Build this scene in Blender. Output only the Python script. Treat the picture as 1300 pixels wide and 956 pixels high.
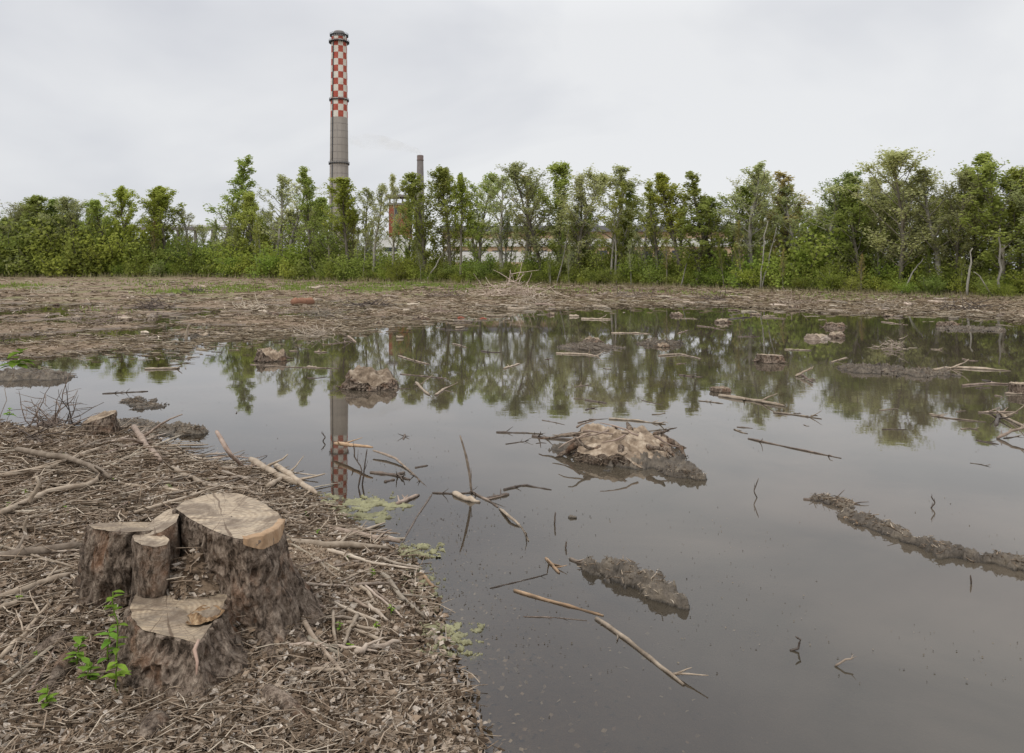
import bpy, math, random
import numpy as np

for o in list(bpy.data.objects):
    bpy.data.objects.remove(o)
scene = bpy.context.scene
COL = scene.collection
random.seed(7)
RNG = np.random.default_rng(11)

# ------------------------------------------------------------------ camera
CAMH, HY, CX, F = 1.7, 348.0, 650.0, 1000.0
cam = bpy.data.cameras.new('camera')
cam.sensor_width = 36.0
cam.lens = 36.0 * F / 1300.0
cam.shift_y = -(478.0 - HY) / 1300.0
cam.clip_start = 0.05
cam.clip_end = 6000
camo = bpy.data.objects.new('camera', cam)
COL.objects.link(camo)
camo.location = (0, 0, CAMH)
camo.rotation_euler = (math.radians(90), 0, 0)
scene.camera = camo

# ------------------------------------------------------------------ sky and sun
SUN_EL, SUN_ROT = math.radians(52), math.radians(215)
world = bpy.data.worlds.new('World')
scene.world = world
world.use_nodes = True
wt = world.node_tree
for n in list(wt.nodes):
    wt.nodes.remove(n)
def wn(t, **kw):
    n = wt.nodes.new(t)
    for k, v in kw.items():
        setattr(n, k, v)
    return n
wout = wn('ShaderNodeOutputWorld')
wbg = wn('ShaderNodeBackground')
wbg.inputs['Strength'].default_value = 0.1
sky = wn('ShaderNodeTexSky', sky_type='NISHITA')
sky.sun_disc = False
sky.sun_elevation = SUN_EL
sky.sun_rotation = SUN_ROT
tc = wn('ShaderNodeTexCoord')
mp = wn('ShaderNodeMapping')
mp.inputs['Scale'].default_value = (1.0, 1.0, 2.5)
mp.inputs['Rotation'].default_value = (0.15, 0.1, 0.4)
nz = wn('ShaderNodeTexNoise')
nz.inputs['Scale'].default_value = 1.7
nz.inputs['Detail'].default_value = 5
nz.inputs['Roughness'].default_value = 0.48
nz.inputs['Distortion'].default_value = 0.35
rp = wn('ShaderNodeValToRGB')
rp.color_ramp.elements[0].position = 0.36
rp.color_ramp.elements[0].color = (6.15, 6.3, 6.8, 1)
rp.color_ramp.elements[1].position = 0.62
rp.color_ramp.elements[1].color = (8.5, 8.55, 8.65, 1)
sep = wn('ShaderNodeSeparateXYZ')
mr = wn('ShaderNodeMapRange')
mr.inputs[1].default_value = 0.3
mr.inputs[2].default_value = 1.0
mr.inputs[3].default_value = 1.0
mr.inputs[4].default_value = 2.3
mul = wn('ShaderNodeVectorMath', operation='SCALE')
mx = wn('ShaderNodeMix', data_type='RGBA')
mx.inputs[0].default_value = 0.93
L = wt.links.new
L(tc.outputs['Generated'], mp.inputs['Vector'])
L(mp.outputs[0], nz.inputs['Vector'])
L(nz.outputs['Fac'], rp.inputs['Fac'])
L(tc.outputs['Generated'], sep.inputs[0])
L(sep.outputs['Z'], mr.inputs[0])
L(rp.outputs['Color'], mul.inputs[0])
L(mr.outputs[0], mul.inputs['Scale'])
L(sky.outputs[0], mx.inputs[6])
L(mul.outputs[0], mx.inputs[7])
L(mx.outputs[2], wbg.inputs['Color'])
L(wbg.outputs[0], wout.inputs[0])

sl = bpy.data.lights.new('sun', 'SUN')
sl.energy = 1.4
sl.angle = math.radians(18)
sl.color = (1.0, 0.96, 0.9)
so = bpy.data.objects.new('sun', sl)
COL.objects.link(so)
so.rotation_euler = (math.radians(38), 0, math.radians(-35))

vs = scene.view_settings
vs.view_transform = 'Standard'
vs.look = 'None'
vs.exposure = 0.0
vs.gamma = 1.0
vs.use_curve_mapping = False
scene.render.engine = 'CYCLES'
scene.cycles.use_denoising = True
scene.cycles.max_bounces = 6
scene.cycles.diffuse_bounces = 3
scene.cycles.glossy_bounces = 3
scene.cycles.transparent_max_bounces = 8
scene.cycles.transmission_bounces = 3
scene.cycles.volume_bounces = 0
scene.cycles.volume_step_rate = 4
scene.cycles.sample_clamp_indirect = 4

# ------------------------------------------------------------------ numeric helpers
def hash3(i, j, k, seed):
    h = (i * 374761393 + j * 668265263 + k * 2147483647 + seed * 1274126177) & 0xFFFFFFFF
    h = ((h ^ (h >> 13)) * 1274126177) & 0xFFFFFFFF
    h = ((h ^ (h >> 16)) * 2246822519) & 0xFFFFFFFF
    h = h ^ (h >> 15)
    return (h & 0xFFFFFF) / float(0xFFFFFF)

def vnoise(x, y, z=0.0, seed=0):
    x, y, z = np.broadcast_arrays(np.asarray(x, float), np.asarray(y, float), np.asarray(z, float))
    xi, yi, zi = np.floor(x).astype(np.int64), np.floor(y).astype(np.int64), np.floor(z).astype(np.int64)
    fx, fy, fz = x - xi, y - yi, z - zi
    fx, fy, fz = fx*fx*(3-2*fx), fy*fy*(3-2*fy), fz*fz*(3-2*fz)
    r = 0
    for a in (0, 1):
        for b in (0, 1):
            for c in (0, 1):
                w = (fx if a else 1-fx) * (fy if b else 1-fy) * (fz if c else 1-fz)
                r = r + w * hash3(xi+a, yi+b, zi+c, seed)
    return r * 2 - 1

def fbm(x, y, z=0.0, seed=0, octv=4, gain=0.5):
    a, s, r = 1.0, 1.0, 0
    for o in range(octv):
        r = r + a * vnoise(np.asarray(x)*s, np.asarray(y)*s, np.asarray(z)*s, seed + o*17)
        a *= gain
        s *= 2.03
    return r

def W(px, py, z=0.0):
    D = (CAMH - z) * F / (py - HY)
    return np.array([(px - CX) * D / F, D, z])

def WD(px, py, D):
    return np.array([(px - CX) * D / F, D, CAMH - (py - HY) * D / F])

# ------------------------------------------------------------------ terrain functions
NB = [(-900, 500), (-300, 520), (0, 538), (40, 548), (95, 545), (150, 548), (190, 556), (215, 575), (250, 588), (290, 594), (330, 602),
      (365, 622), (400, 640), (425, 662), (445, 678), (480, 690), (500, 700), (510, 725), (525, 755), (538, 785), (545, 815),
      (556, 850), (575, 900), (600, 980), (640, 1300)]
NBW = [tuple(W(a, b)[:2]) for a, b in NB] + [(0.6, -3), (0, -60), (-80, -60), (-80, 11)]
NBW = np.array(NBW)

def sdist(x, y, poly=NBW):
    """signed distance, positive inside"""
    x = np.asarray(x, float).ravel(); y = np.asarray(y, float).ravel()
    d = np.full(x.shape, 1e9)
    ins = np.zeros(x.shape, bool)
    n = len(poly)
    for i in range(n):
        ax, ay = poly[i]; bx, by = poly[(i+1) % n]
        ex, ey = bx-ax, by-ay
        t = np.clip(((x-ax)*ex + (y-ay)*ey) / (ex*ex+ey*ey), 0, 1)
        d = np.minimum(d, np.hypot(x-ax-t*ex, y-ay-t*ey))
        c = ((ay > y) != (by > y)) & (x < ex * (y-ay) / (ey if abs(ey) > 1e-9 else 1e-9) + ax)
        ins ^= c
    return np.where(ins, d, -d)

SH_U = [-900, 0, 60, 130, 240, 290, 340, 420, 520, 600, 680, 760, 900, 1000, 1100, 1180, 1300, 1500, 2200]
SH_Y = [450, 440, 436, 432, 436, 424, 418, 412, 405, 397, 391, 388, 387, 392, 396, 396, 404, 415, 430]
SH_D = [CAMH*F/(y-HY) for y in SH_Y]
ED_U = [-900, 0, 280, 430, 560, 700, 850, 1000, 1150, 1300, 1500, 2200]
ED_D = [140, 130, 125, 105, 92, 82, 72, 63, 57, 50, 45, 42]
ED_Z = [1.3, 1.3, 1.3, .80, .73, .68, .60, .44, .28, .20, .2, .2]
NA_U = [-900, 300, 560, 640, 1300]
NA_A = [.10, .10, .07, .04, .035]

def terrain(x, y):
    shp = np.shape(x)
    x = np.asarray(x, float).ravel(); y = np.asarray(y, float).ravel()
    d = sdist(x, y)
    n1 = fbm(x*1.3, y*1.3, 0, 3, 4)
    n2 = fbm(x*5, y*5, 0, 9, 3)
    near = np.where(d > 0, .17*(1-np.exp(-d/0.6)), np.where(d > -.9, .075*d, -.0675+.2*(d+.9))) + (.022*n1 + .010*n2)*np.clip(1+d*4, .3, 1)
    far_from = np.clip(1-(d-25)/30, 0, 1)
    # root collar of the big stump
    c = W(238, 790)
    near += .13*np.exp(-(((x-c[0])/.5)**2 + ((y-c[1]-.05)/.5)**2)) + .27*np.exp(-(((x+1.37)/.20)**2 + ((y-3.46)/.20)**2))
    u = np.clip(CX + F*x/np.maximum(y, 5.0), -900, 2200)
    Ds = np.interp(u, SH_U, SH_D); De = np.interp(u, ED_U, ED_D); Ze = np.interp(u, ED_U, ED_Z)
    am = np.interp(u, NA_U, NA_A)
    nf = fbm(x*.55, y*.4, 0, 21, 5, .58)
    t = (y - Ds) / (De - Ds)
    tt = np.clip(t, 0, 1)
    pw_ = np.interp(u, [300, 560, 700], [2.3, 1.8, 1.5])
    far = np.where(t > 0, Ze*tt**pw_ + np.interp(u, [300, 640], [-.04, .02])*np.clip(t*8, 0, 1)*np.clip(2.2-t*4, 0, 1), np.maximum((y-Ds)*.02, -.9)) + am*nf*np.clip(1.2-tt, .4, 1)
    far = np.where(y < 6, -.9, far)
    return np.maximum(np.maximum(near, far), -.9).reshape(shp)

def tz(x, y):
    return float(terrain(np.array([x]), np.array([y]))[0])

def G(px, py):
    """point of the ground or water surface seen at a pixel"""
    z = 0.0
    for _ in range(6):
        p = W(px, py, z)
        z = .5*z + .5*max(0.0, tz(p[0], p[1]))
    return W(px, py, z)

# ------------------------------------------------------------------ object helpers
def tag(o, label=None, cat=None, group=None, kind=None):
    if label: o['label'] = label
    if cat: o['category'] = cat
    if group: o['group'] = group
    if kind: o['kind'] = kind
    return o

def mesh_data(name, V, Fc, mats, smooth=True, midx=None):
    V = np.asarray(V, np.float32)
    me = bpy.data.meshes.new(name)
    if isinstance(Fc, np.ndarray):
        nf, k = Fc.shape
        me.vertices.add(len(V)); me.vertices.foreach_set('co', V.ravel())
        me.loops.add(nf*k); me.loops.foreach_set('vertex_index', Fc.astype(np.int32).ravel())
        me.polygons.add(nf)
        me.polygons.foreach_set('loop_start', np.arange(0, nf*k, k, dtype=np.int32))
        me.polygons.foreach_set('loop_total', np.full(nf, k, np.int32))
    else:
        me.from_pydata(V.tolist(), [], Fc)
        nf = len(Fc)
    for m in (mats if isinstance(mats, (list, tuple)) else [mats]):
        me.materials.append(m)
    me.polygons.foreach_set('use_smooth', np.full(nf, smooth))
    if midx is not None:
        me.polygons.foreach_set('material_index', np.asarray(midx, np.int32))
    me.update(calc_edges=True)
    me.validate()
    return me

def put(name, V, Fc, mats, parent=None, origin=None, smooth=True, midx=None):
    V = np.asarray(V, float)
    if parent is not None:
        origin = np.array(parent['_o']) if '_o' in parent else np.array(parent.location)
    elif origin is None:
        origin = np.array([V[:, 0].mean(), V[:, 1].mean(), V[:, 2].min()])
    me = mesh_data(name, V - origin, Fc, mats, smooth, midx)
    o = bpy.data.objects.new(name, me)
    COL.objects.link(o)
    if parent is not None:
        o.parent = parent
        o['_o'] = [float(a) for a in origin]
    else:
        o.location = origin
        o['_o'] = [float(a) for a in origin]
    return o

def empty(name, loc):
    o = bpy.data.objects.new(name, None)
    COL.objects.link(o)
    o.location = loc
    o['_o'] = [float(a) for a in loc]
    return o

class MB:
    def __init__(s):
        s.V, s.F, s.n = [], [], 0
    def add(s, V, Fc):
        V = np.asarray(V, float)
        s.V.append(V)
        s.F += [tuple(int(i)+s.n for i in f) for f in Fc]
        s.n += len(V)
    def box(s, c, d, rz=0):
        c = np.array(c, float); h = np.array(d, float)/2
        P = np.array([[a, b, e] for a in (-1, 1) for b in (-1, 1) for e in (-1, 1)]) * h
        ca, sa = math.cos(rz), math.sin(rz)
        P = np.c_[P[:, 0]*ca-P[:, 1]*sa, P[:, 0]*sa+P[:, 1]*ca, P[:, 2]] + c
        s.add(P, [(0, 1, 3, 2), (4, 6, 7, 5), (0, 4, 5, 1), (2, 3, 7, 6), (0, 2, 6, 4), (1, 5, 7, 3)])
    def tube(s, P, R, k=6, knob=0.0, seed=0, caps=True):
        P = np.asarray(P, float); n = len(P)
        R = np.broadcast_to(np.asarray(R, float), (n,))
        T = np.gradient(P, axis=0)
        T /= np.linalg.norm(T, axis=1)[:, None] + 1e-9
        up = np.array([0, 0, 1.0]) if abs(T[:, 2]).mean() < .8 else np.array([1.0, 0, 0])
        A = np.cross(T, up); A /= np.linalg.norm(A, axis=1)[:, None] + 1e-9
        B = np.cross(T, A)
        th = np.arange(k) * 2*math.pi/k
        V = (P[:, None] + (A[:, None]*np.cos(th)[None, :, None] + B[:, None]*np.sin(th)[None, :, None]) * R[:, None, None])
        if knob:
            q = V / max(R.max()*3, 1e-4)
            nn = vnoise(q[..., 0], q[..., 1], q[..., 2], seed)
            V = P[:, None] + (V-P[:, None])*(1+knob*nn[..., None])
        V = V.reshape(-1, 3)
        Fc = [(i*k+j, i*k+(j+1) % k, (i+1)*k+(j+1) % k, (i+1)*k+j) for i in range(n-1) for j in range(k)]
        if caps:
            Fc += [tuple(range(k-1, -1, -1)), tuple((n-1)*k+j for j in range(k))]
        s.add(V, Fc)
    def build(s, name, mats, parent=None, origin=None, smooth=True):
        return put(name, np.vstack(s.V), s.F, mats, parent, origin, smooth)

# ------------------------------------------------------------------ materials
MATS = {}
def newmat(name):
    m = bpy.data.materials.new(name)
    m.use_nodes = True
    nt = m.node_tree
    b = nt.nodes['Principled BSDF']
    MATS[name] = m
    return m, nt, b

def N(nt, t, **kw):
    n = nt.nodes.new(t)
    ins = kw.pop('ins', {})
    for k, v in kw.items():
        setattr(n, k, v)
    for k, v in ins.items():
        n.inputs[k].default_value = v
    return n

def noisemat(name, cols, scale=5, stretch=(1, 1, 1), rough=.85, bump=.3, bscale=None, detail=6, rand=.25, pos=(.3, .7), bdist=.01, spec=.2, coord='Object', hue=0.0):
    m, nt, b = newmat(name)
    l = nt.links.new
    t = N(nt, 'ShaderNodeTexCoord'); mp = N(nt, 'ShaderNodeMapping', ins={'Scale': stretch})
    l(t.outputs[coord], mp.inputs['Vector'])
    n = N(nt, 'ShaderNodeTexNoise', ins={'Scale': scale, 'Detail': detail, 'Roughness': .62})
    l(mp.outputs[0], n.inputs['Vector'])
    r = N(nt, 'ShaderNodeValToRGB')
    e = r.color_ramp.elements
    e[0].position, e[1].position = pos
    e[0].color = (*cols[0], 1); e[1].color = (*cols[-1], 1)
    for i, c in enumerate(cols[1:-1]):
        q = e.new(pos[0] + (pos[1]-pos[0])*(i+1)/(len(cols)-1)); q.color = (*c, 1)
    l(n.outputs['Fac'], r.inputs['Fac'])
    oi = N(nt, 'ShaderNodeObjectInfo')
    mr = N(nt, 'ShaderNodeMapRange', ins={3: 1-rand, 4: 1+rand})
    l(oi.outputs['Random'], mr.inputs[0])
    hs = N(nt, 'ShaderNodeHueSaturation')
    l(r.outputs[0], hs.inputs['Color']); l(mr.outputs[0], hs.inputs['Value'])
    if hue:
        m3 = N(nt, 'ShaderNodeMath', operation='MULTIPLY', ins={1: 7.31}); l(oi.outputs['Random'], m3.inputs[0])
        m4 = N(nt, 'ShaderNodeMath', operation='FRACT'); l(m3.outputs[0], m4.inputs[0])
        m5 = N(nt, 'ShaderNodeMapRange', ins={3: .5-hue, 4: .5+hue}); l(m4.outputs[0], m5.inputs[0])
        l(m5.outputs[0], hs.inputs['Hue'])
    l(hs.outputs[0], b.inputs['Base Color'])
    b.inputs['Roughness'].default_value = rough
    b.inputs['Specular IOR Level'].default_value = spec
    if bump:
        n2 = N(nt, 'ShaderNodeTexNoise', ins={'Scale': bscale or scale*3, 'Detail': 5, 'Roughness': .65})
        l(mp.outputs[0], n2.inputs['Vector'])
        bp = N(nt, 'ShaderNodeBump', ins={'Strength': bump, 'Distance': bdist})
        l(n2.outputs['Fac'], bp.inputs['Height']); l(bp.outputs[0], b.inputs['Normal'])
    return m

# ground
m, nt, b = newmat('ground_soil')
l = nt.links.new
geo = N(nt, 'ShaderNodeNewGeometry')
n1 = N(nt, 'ShaderNodeTexNoise', ins={'Scale': 1.3, 'Detail': 8, 'Roughness': .65})
n2 = N(nt, 'ShaderNodeTexNoise', ins={'Scale': 22, 'Detail': 6, 'Roughness': .7})
n3 = N(nt, 'ShaderNodeTexNoise', ins={'Scale': .12, 'Detail': 6, 'Roughness': .6})
for n in (n1, n2, n3): l(geo.outputs['Position'], n.inputs['Vector'])
ad = N(nt, 'ShaderNodeMix', data_type='FLOAT', ins={0: .5}); l(n1.outputs[0], ad.inputs[2]); l(n2.outputs[0], ad.inputs[3])
r = N(nt, 'ShaderNodeValToRGB')
e = r.color_ramp.elements
e[0].position = .32; e[0].color = (.10, .070, .046, 1)
e[1].position = .68; e[1].color = (.34, .255, .175, 1)
q = e.new(.5); q.color = (.205, .147, .098, 1)
l(ad.outputs[0], r.inputs[0])
sp = N(nt, 'ShaderNodeSeparateXYZ'); l(geo.outputs['Position'], sp.inputs[0])
# green only on the far, dry ground
fr = N(nt, 'ShaderNodeMapRange', ins={1: 34, 2: 46}); l(sp.outputs['Y'], fr.inputs[0])
gr = N(nt, 'ShaderNodeMapRange', ins={1: .50, 2: .60}); l(n3.outputs[0], gr.inputs[0])
gm = N(nt, 'ShaderNodeMath', operation='MULTIPLY'); l(fr.outputs[0], gm.inputs[0]); l(gr.outputs[0], gm.inputs[1])
gm2 = N(nt, 'ShaderNodeMath', operation='MULTIPLY', ins={1: .4}); l(gm.outputs[0], gm2.inputs[0])
mg = N(nt, 'ShaderNodeMix', data_type='RGBA', ins={7: (.13, .17, .04, 1)}); l(gm2.outputs[0], mg.inputs[0]); l(r.outputs[0], mg.inputs[6])
# wet mud close to the water line
wet = N(nt, 'ShaderNodeMapRange', ins={1: -.02, 2: .06, 3: .42, 4: 1.0}); l(sp.outputs['Z'], wet.inputs[0])
mw = N(nt, 'ShaderNodeVectorMath', operation='SCALE'); l(mg.outputs[2], mw.inputs[0]); l(wet.outputs[0], mw.inputs['Scale'])
l(mw.outputs[0], b.inputs['Base Color'])
wr = N(nt, 'ShaderNodeMapRange', ins={1: -.02, 2: .06, 3: .35, 4: .95}); l(sp.outputs['Z'], wr.inputs[0]); l(wr.outputs[0], b.inputs['Roughness'])
bp = N(nt, 'ShaderNodeBump', ins={'Strength': .7, 'Distance': .03}); l(ad.outputs[0], bp.inputs['Height']); l(bp.outputs[0], b.inputs['Normal'])
b.inputs['Specular IOR Level'].default_value = .25

# pond water
m, nt, b = newmat('pond_water')
l = nt.links.new
nt.nodes.remove(b)
out = nt.nodes['Material Output']
geo = N(nt, 'ShaderNodeNewGeometry')
mp = N(nt, 'ShaderNodeMapping', ins={'Scale': (1, 1.6, 1)}); l(geo.outputs['Position'], mp.inputs[0])
wv = N(nt, 'ShaderNodeTexNoise', ins={'Scale': 2.2, 'Detail': 3, 'Roughness': .55}); l(mp.outputs[0], wv.inputs['Vector'])
pa = N(nt, 'ShaderNodeTexNoise', ins={'Scale': .09, 'Detail': 2}); l(geo.outputs['Position'], pa.inputs['Vector'])
pr = N(nt, 'ShaderNodeMapRange', ins={1: .48, 2: .72, 3: .05, 4: .38}); l(pa.outputs[0], pr.inputs[0])
bp = N(nt, 'ShaderNodeBump', ins={'Distance': .006}); l(wv.outputs[0], bp.inputs['Height']); l(pr.outputs[0], bp.inputs['Strength'])
fz = N(nt, 'ShaderNodeFresnel', ins={'IOR': 1.6}); l(bp.outputs[0], fz.inputs['Normal'])
gl = N(nt, 'ShaderNodeBsdfGlossy', ins={'Roughness': .02, 'Color': (.95, .95, .96, 1)}); l(bp.outputs[0], gl.inputs['Normal'])
df = N(nt, 'ShaderNodeBsdfDiffuse', ins={'Color': (.080, .066, .049, 1)})
sn = N(nt, 'ShaderNodeTexNoise', ins={'Scale': .55, 'Detail': 5, 'Roughness': .6, 'Distortion': .8}); l(geo.outputs['Position'], sn.inputs['Vector'])
sr = N(nt, 'ShaderNodeMapRange', ins={1: .36, 2: .66}); l(sn.outputs[0], sr.inputs[0])
smx = N(nt, 'ShaderNodeMix', data_type='RGBA', ins={6: (.058, .049, .034, 1), 7: (.100, .080, .058, 1)}); l(sr.outputs[0], smx.inputs[0]); l(smx.outputs[2], df.inputs['Color'])
tr = N(nt, 'ShaderNodeBsdfTransparent', ins={'Color': (.80, .74, .62, 1)})
at = N(nt, 'ShaderNodeAttribute', attribute_name='depth')
m1 = N(nt, 'ShaderNodeMath', operation='MULTIPLY', ins={1: -7.0}); l(at.outputs['Fac'], m1.inputs[0])
m2 = N(nt, 'ShaderNodeMath', operation='EXPONENT'); l(m1.outputs[0], m2.inputs[0])
m3 = N(nt, 'ShaderNodeMath', operation='SUBTRACT', ins={0: 1.0}); l(m2.outputs[0], m3.inputs[1])
m3.use_clamp = True
body = N(nt, 'ShaderNodeMixShader'); l(m3.outputs[0], body.inputs[0]); l(tr.outputs[0], body.inputs[1]); l(df.outputs[0], body.inputs[2])
fin = N(nt, 'ShaderNodeMixShader'); l(fz.outputs[0], fin.inputs[0]); l(body.outputs[0], fin.inputs[1]); l(gl.outputs[0], fin.inputs[2])
l(fin.outputs[0], out.inputs['Surface'])

def leafmat(name, c1, c2, rand=.2, hue=.015, trans=.35, scale=.9):
    m, nt, b = newmat(name)
    l = nt.links.new
    out = nt.nodes['Material Output']
    nt.nodes.remove(b)
    t = N(nt, 'ShaderNodeTexCoord')
    n = N(nt, 'ShaderNodeTexNoise', ins={'Scale': scale, 'Detail': 5, 'Roughness': .8}); l(t.outputs['Object'], n.inputs['Vector'])
    r = N(nt, 'ShaderNodeValToRGB')
    e = r.color_ramp.elements
    e[0].position = .34; e[0].color = (*c1, 1); e[1].position = .66; e[1].color = (*c2, 1)
    l(n.outputs[0], r.inputs[0])
    oi = N(nt, 'ShaderNodeObjectInfo')
    mr = N(nt, 'ShaderNodeMapRange', ins={3: 1-rand, 4: 1+rand}); l(oi.outputs['Random'], mr.inputs[0])
    m3 = N(nt, 'ShaderNodeMath', operation='MULTIPLY', ins={1: 7.31}); l(oi.outputs['Random'], m3.inputs[0])
    m4 = N(nt, 'ShaderNodeMath', operation='FRACT'); l(m3.outputs[0], m4.inputs[0])
    m5 = N(nt, 'ShaderNodeMapRange', ins={3: .5-hue, 4: .5+hue}); l(m4.outputs[0], m5.inputs[0])
    hs = N(nt, 'ShaderNodeHueSaturation'); l(r.outputs[0], hs.inputs['Color']); l(mr.outputs[0], hs.inputs['Value']); l(m5.outputs[0], hs.inputs['Hue'])
    d = N(nt, 'ShaderNodeBsdfDiffuse'); tl = N(nt, 'ShaderNodeBsdfTranslucent')
    l(hs.outputs[0], d.inputs[0]); l(hs.outputs[0], tl.inputs[0])
    ms = N(nt, 'ShaderNodeMixShader', ins={0: trans}); l(d.outputs[0], ms.inputs[1]); l(tl.outputs[0], ms.inputs[2])
    l(ms.outputs[0], out.inputs[0])
    return m

LEAF = {
    'bright': leafmat('leaf_bright', (0.324, 0.377, 0.064), (0.497, 0.541, 0.119), trans=.55),
    'mid': leafmat('leaf_mid', (0.259, 0.311, 0.072), (0.432, 0.469, 0.132), trans=.55),
    'grey': leafmat('leaf_grey', (0.335, 0.362, 0.157), (0.497, 0.510, 0.238), trans=.55),
    'dark': leafmat('leaf_dark', (0.205, 0.255, 0.060), (0.346, 0.398, 0.111), trans=.5),
    'rusty': leafmat('leaf_rusty', (0.324, 0.286, 0.111), (0.475, 0.398, 0.162), trans=.5),
    'shrub': leafmat('leaf_shrub', (0.216, 0.270, 0.051), (0.389, 0.449, 0.102), rand=.35, hue=.02, trans=.5),
    'seed': leafmat('leaf_seedling', (.12, .22, .03), (.24, .36, .06), scale=14),
    'grass': leafmat('grass_blades', (.15, .20, .045), (.29, .34, .09), scale=3),
}
BARK = noisemat('tree_bark', [(.10, .085, .065), (.22, .20, .16)], scale=6, stretch=(1, 1, .3), rand=.35)
BARKL = noisemat('pale_bark', [(.20, .185, .155), (.34, .32, .275)], scale=6, stretch=(1, 1, .3), rand=.2)
STUMPB0 = noisemat('stump_bark_plain', [(.055, .043, .034), (.13, .10, .078), (.25, .20, .155)], scale=16, stretch=(1, 1, .45), rough=.95, bump=.9, bscale=55, bdist=.012, rand=.12, pos=(.28, .72))
MUD = noisemat('wet_mud', [(.055, .045, .034), (.13, .105, .078), (.22, .18, .13)], scale=9, rough=.6, bump=1.0, bscale=26, bdist=.02, rand=.15, spec=.4)
STICK = noisemat('stick_bark', [(.15, .11, .082), (.34, .27, .21)], scale=14, rough=.85, bump=.3, rand=.3, hue=.012)
PALE = noisemat('pale_wood', [(.20, .15, .105), (.43, .355, .27)], scale=12, rough=.8, bump=.3, rand=.2)
ORANGE = noisemat('tan_wood', [(.27, .165, .09), (.47, .33, .21)], scale=12, rough=.7, bump=.3, rand=.1)
DARKW = noisemat('dark_wet_wood', [(.045, .032, .024), (.13, .095, .07)], scale=14, rough=.5, bump=.4, rand=.3, spec=.4)
LITTER0 = noisemat('leaf_litter', [(.09, .065, .048), (.24, .185, .145), (.42, .36, .31)], scale=9, detail=8, rough=.9, bump=0, rand=0, pos=(.3, .7))
CHIPS = noisemat('wood_chips', [(.12, .09, .065), (.26, .205, .16), (.46, .39, .32)], scale=3.5, detail=8, rough=.9, bump=0, rand=0, pos=(.32, .68))
ALGAE = noisemat('algae', [(.15, .14, .085), (.27, .26, .145)], scale=12, rough=.8, bump=.4, rand=.15)
CONC = noisemat('chimney_concrete', [(.28, .255, .225), (.37, .34, .305)], scale=.12, stretch=(1, 1, .35), rough=.9, bump=0, rand=0)
CONC2 = noisemat('old_concrete', [(.17, .155, .15), (.25, .23, .22)], scale=.2, rough=.9, bump=0, rand=.05)
REDP = noisemat('red_paint', [(.30, .06, .038), (.47, .12, .085)], scale=.3, rough=.8, bump=0, rand=0)
WHITEP = noisemat('white_paint', [(.55, .52, .45), (.70, .68, .60)], scale=.3, rough=.8, bump=0, rand=0)
STEEL = noisemat('dark_steel', [(.06, .065, .07), (.11, .115, .12)], scale=1, rough=.6, bump=0, rand=0)
BRICK = noisemat('red_brick', [(.19, .065, .042), (.32, .115, .07)], scale=1.2, rough=.9, bump=0, rand=0)
WALLW = noisemat('white_wall', [(.55, .55, .52), (.72, .72, .69)], scale=.5, rough=.8, bump=0, rand=0)
TAN = noisemat('tan_cladding', [(.38, .27, .17), (.50, .37, .25)], scale=.5, rough=.8, bump=0, rand=0)
ROOF = noisemat('grey_roof', [(.13, .13, .14), (.20, .20, .21)], scale=.5, rough=.8, bump=0, rand=0)
GLASS = noisemat('dark_glass', [(.03, .035, .04), (.06, .065, .07)], scale=.8, rough=.2, bump=0, rand=0, spec=.5)
PLASTIC = noisemat('red_plastic', [(.30, .08, .05), (.40, .13, .08)], scale=6, rough=.6, bump=0, rand=0)

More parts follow.
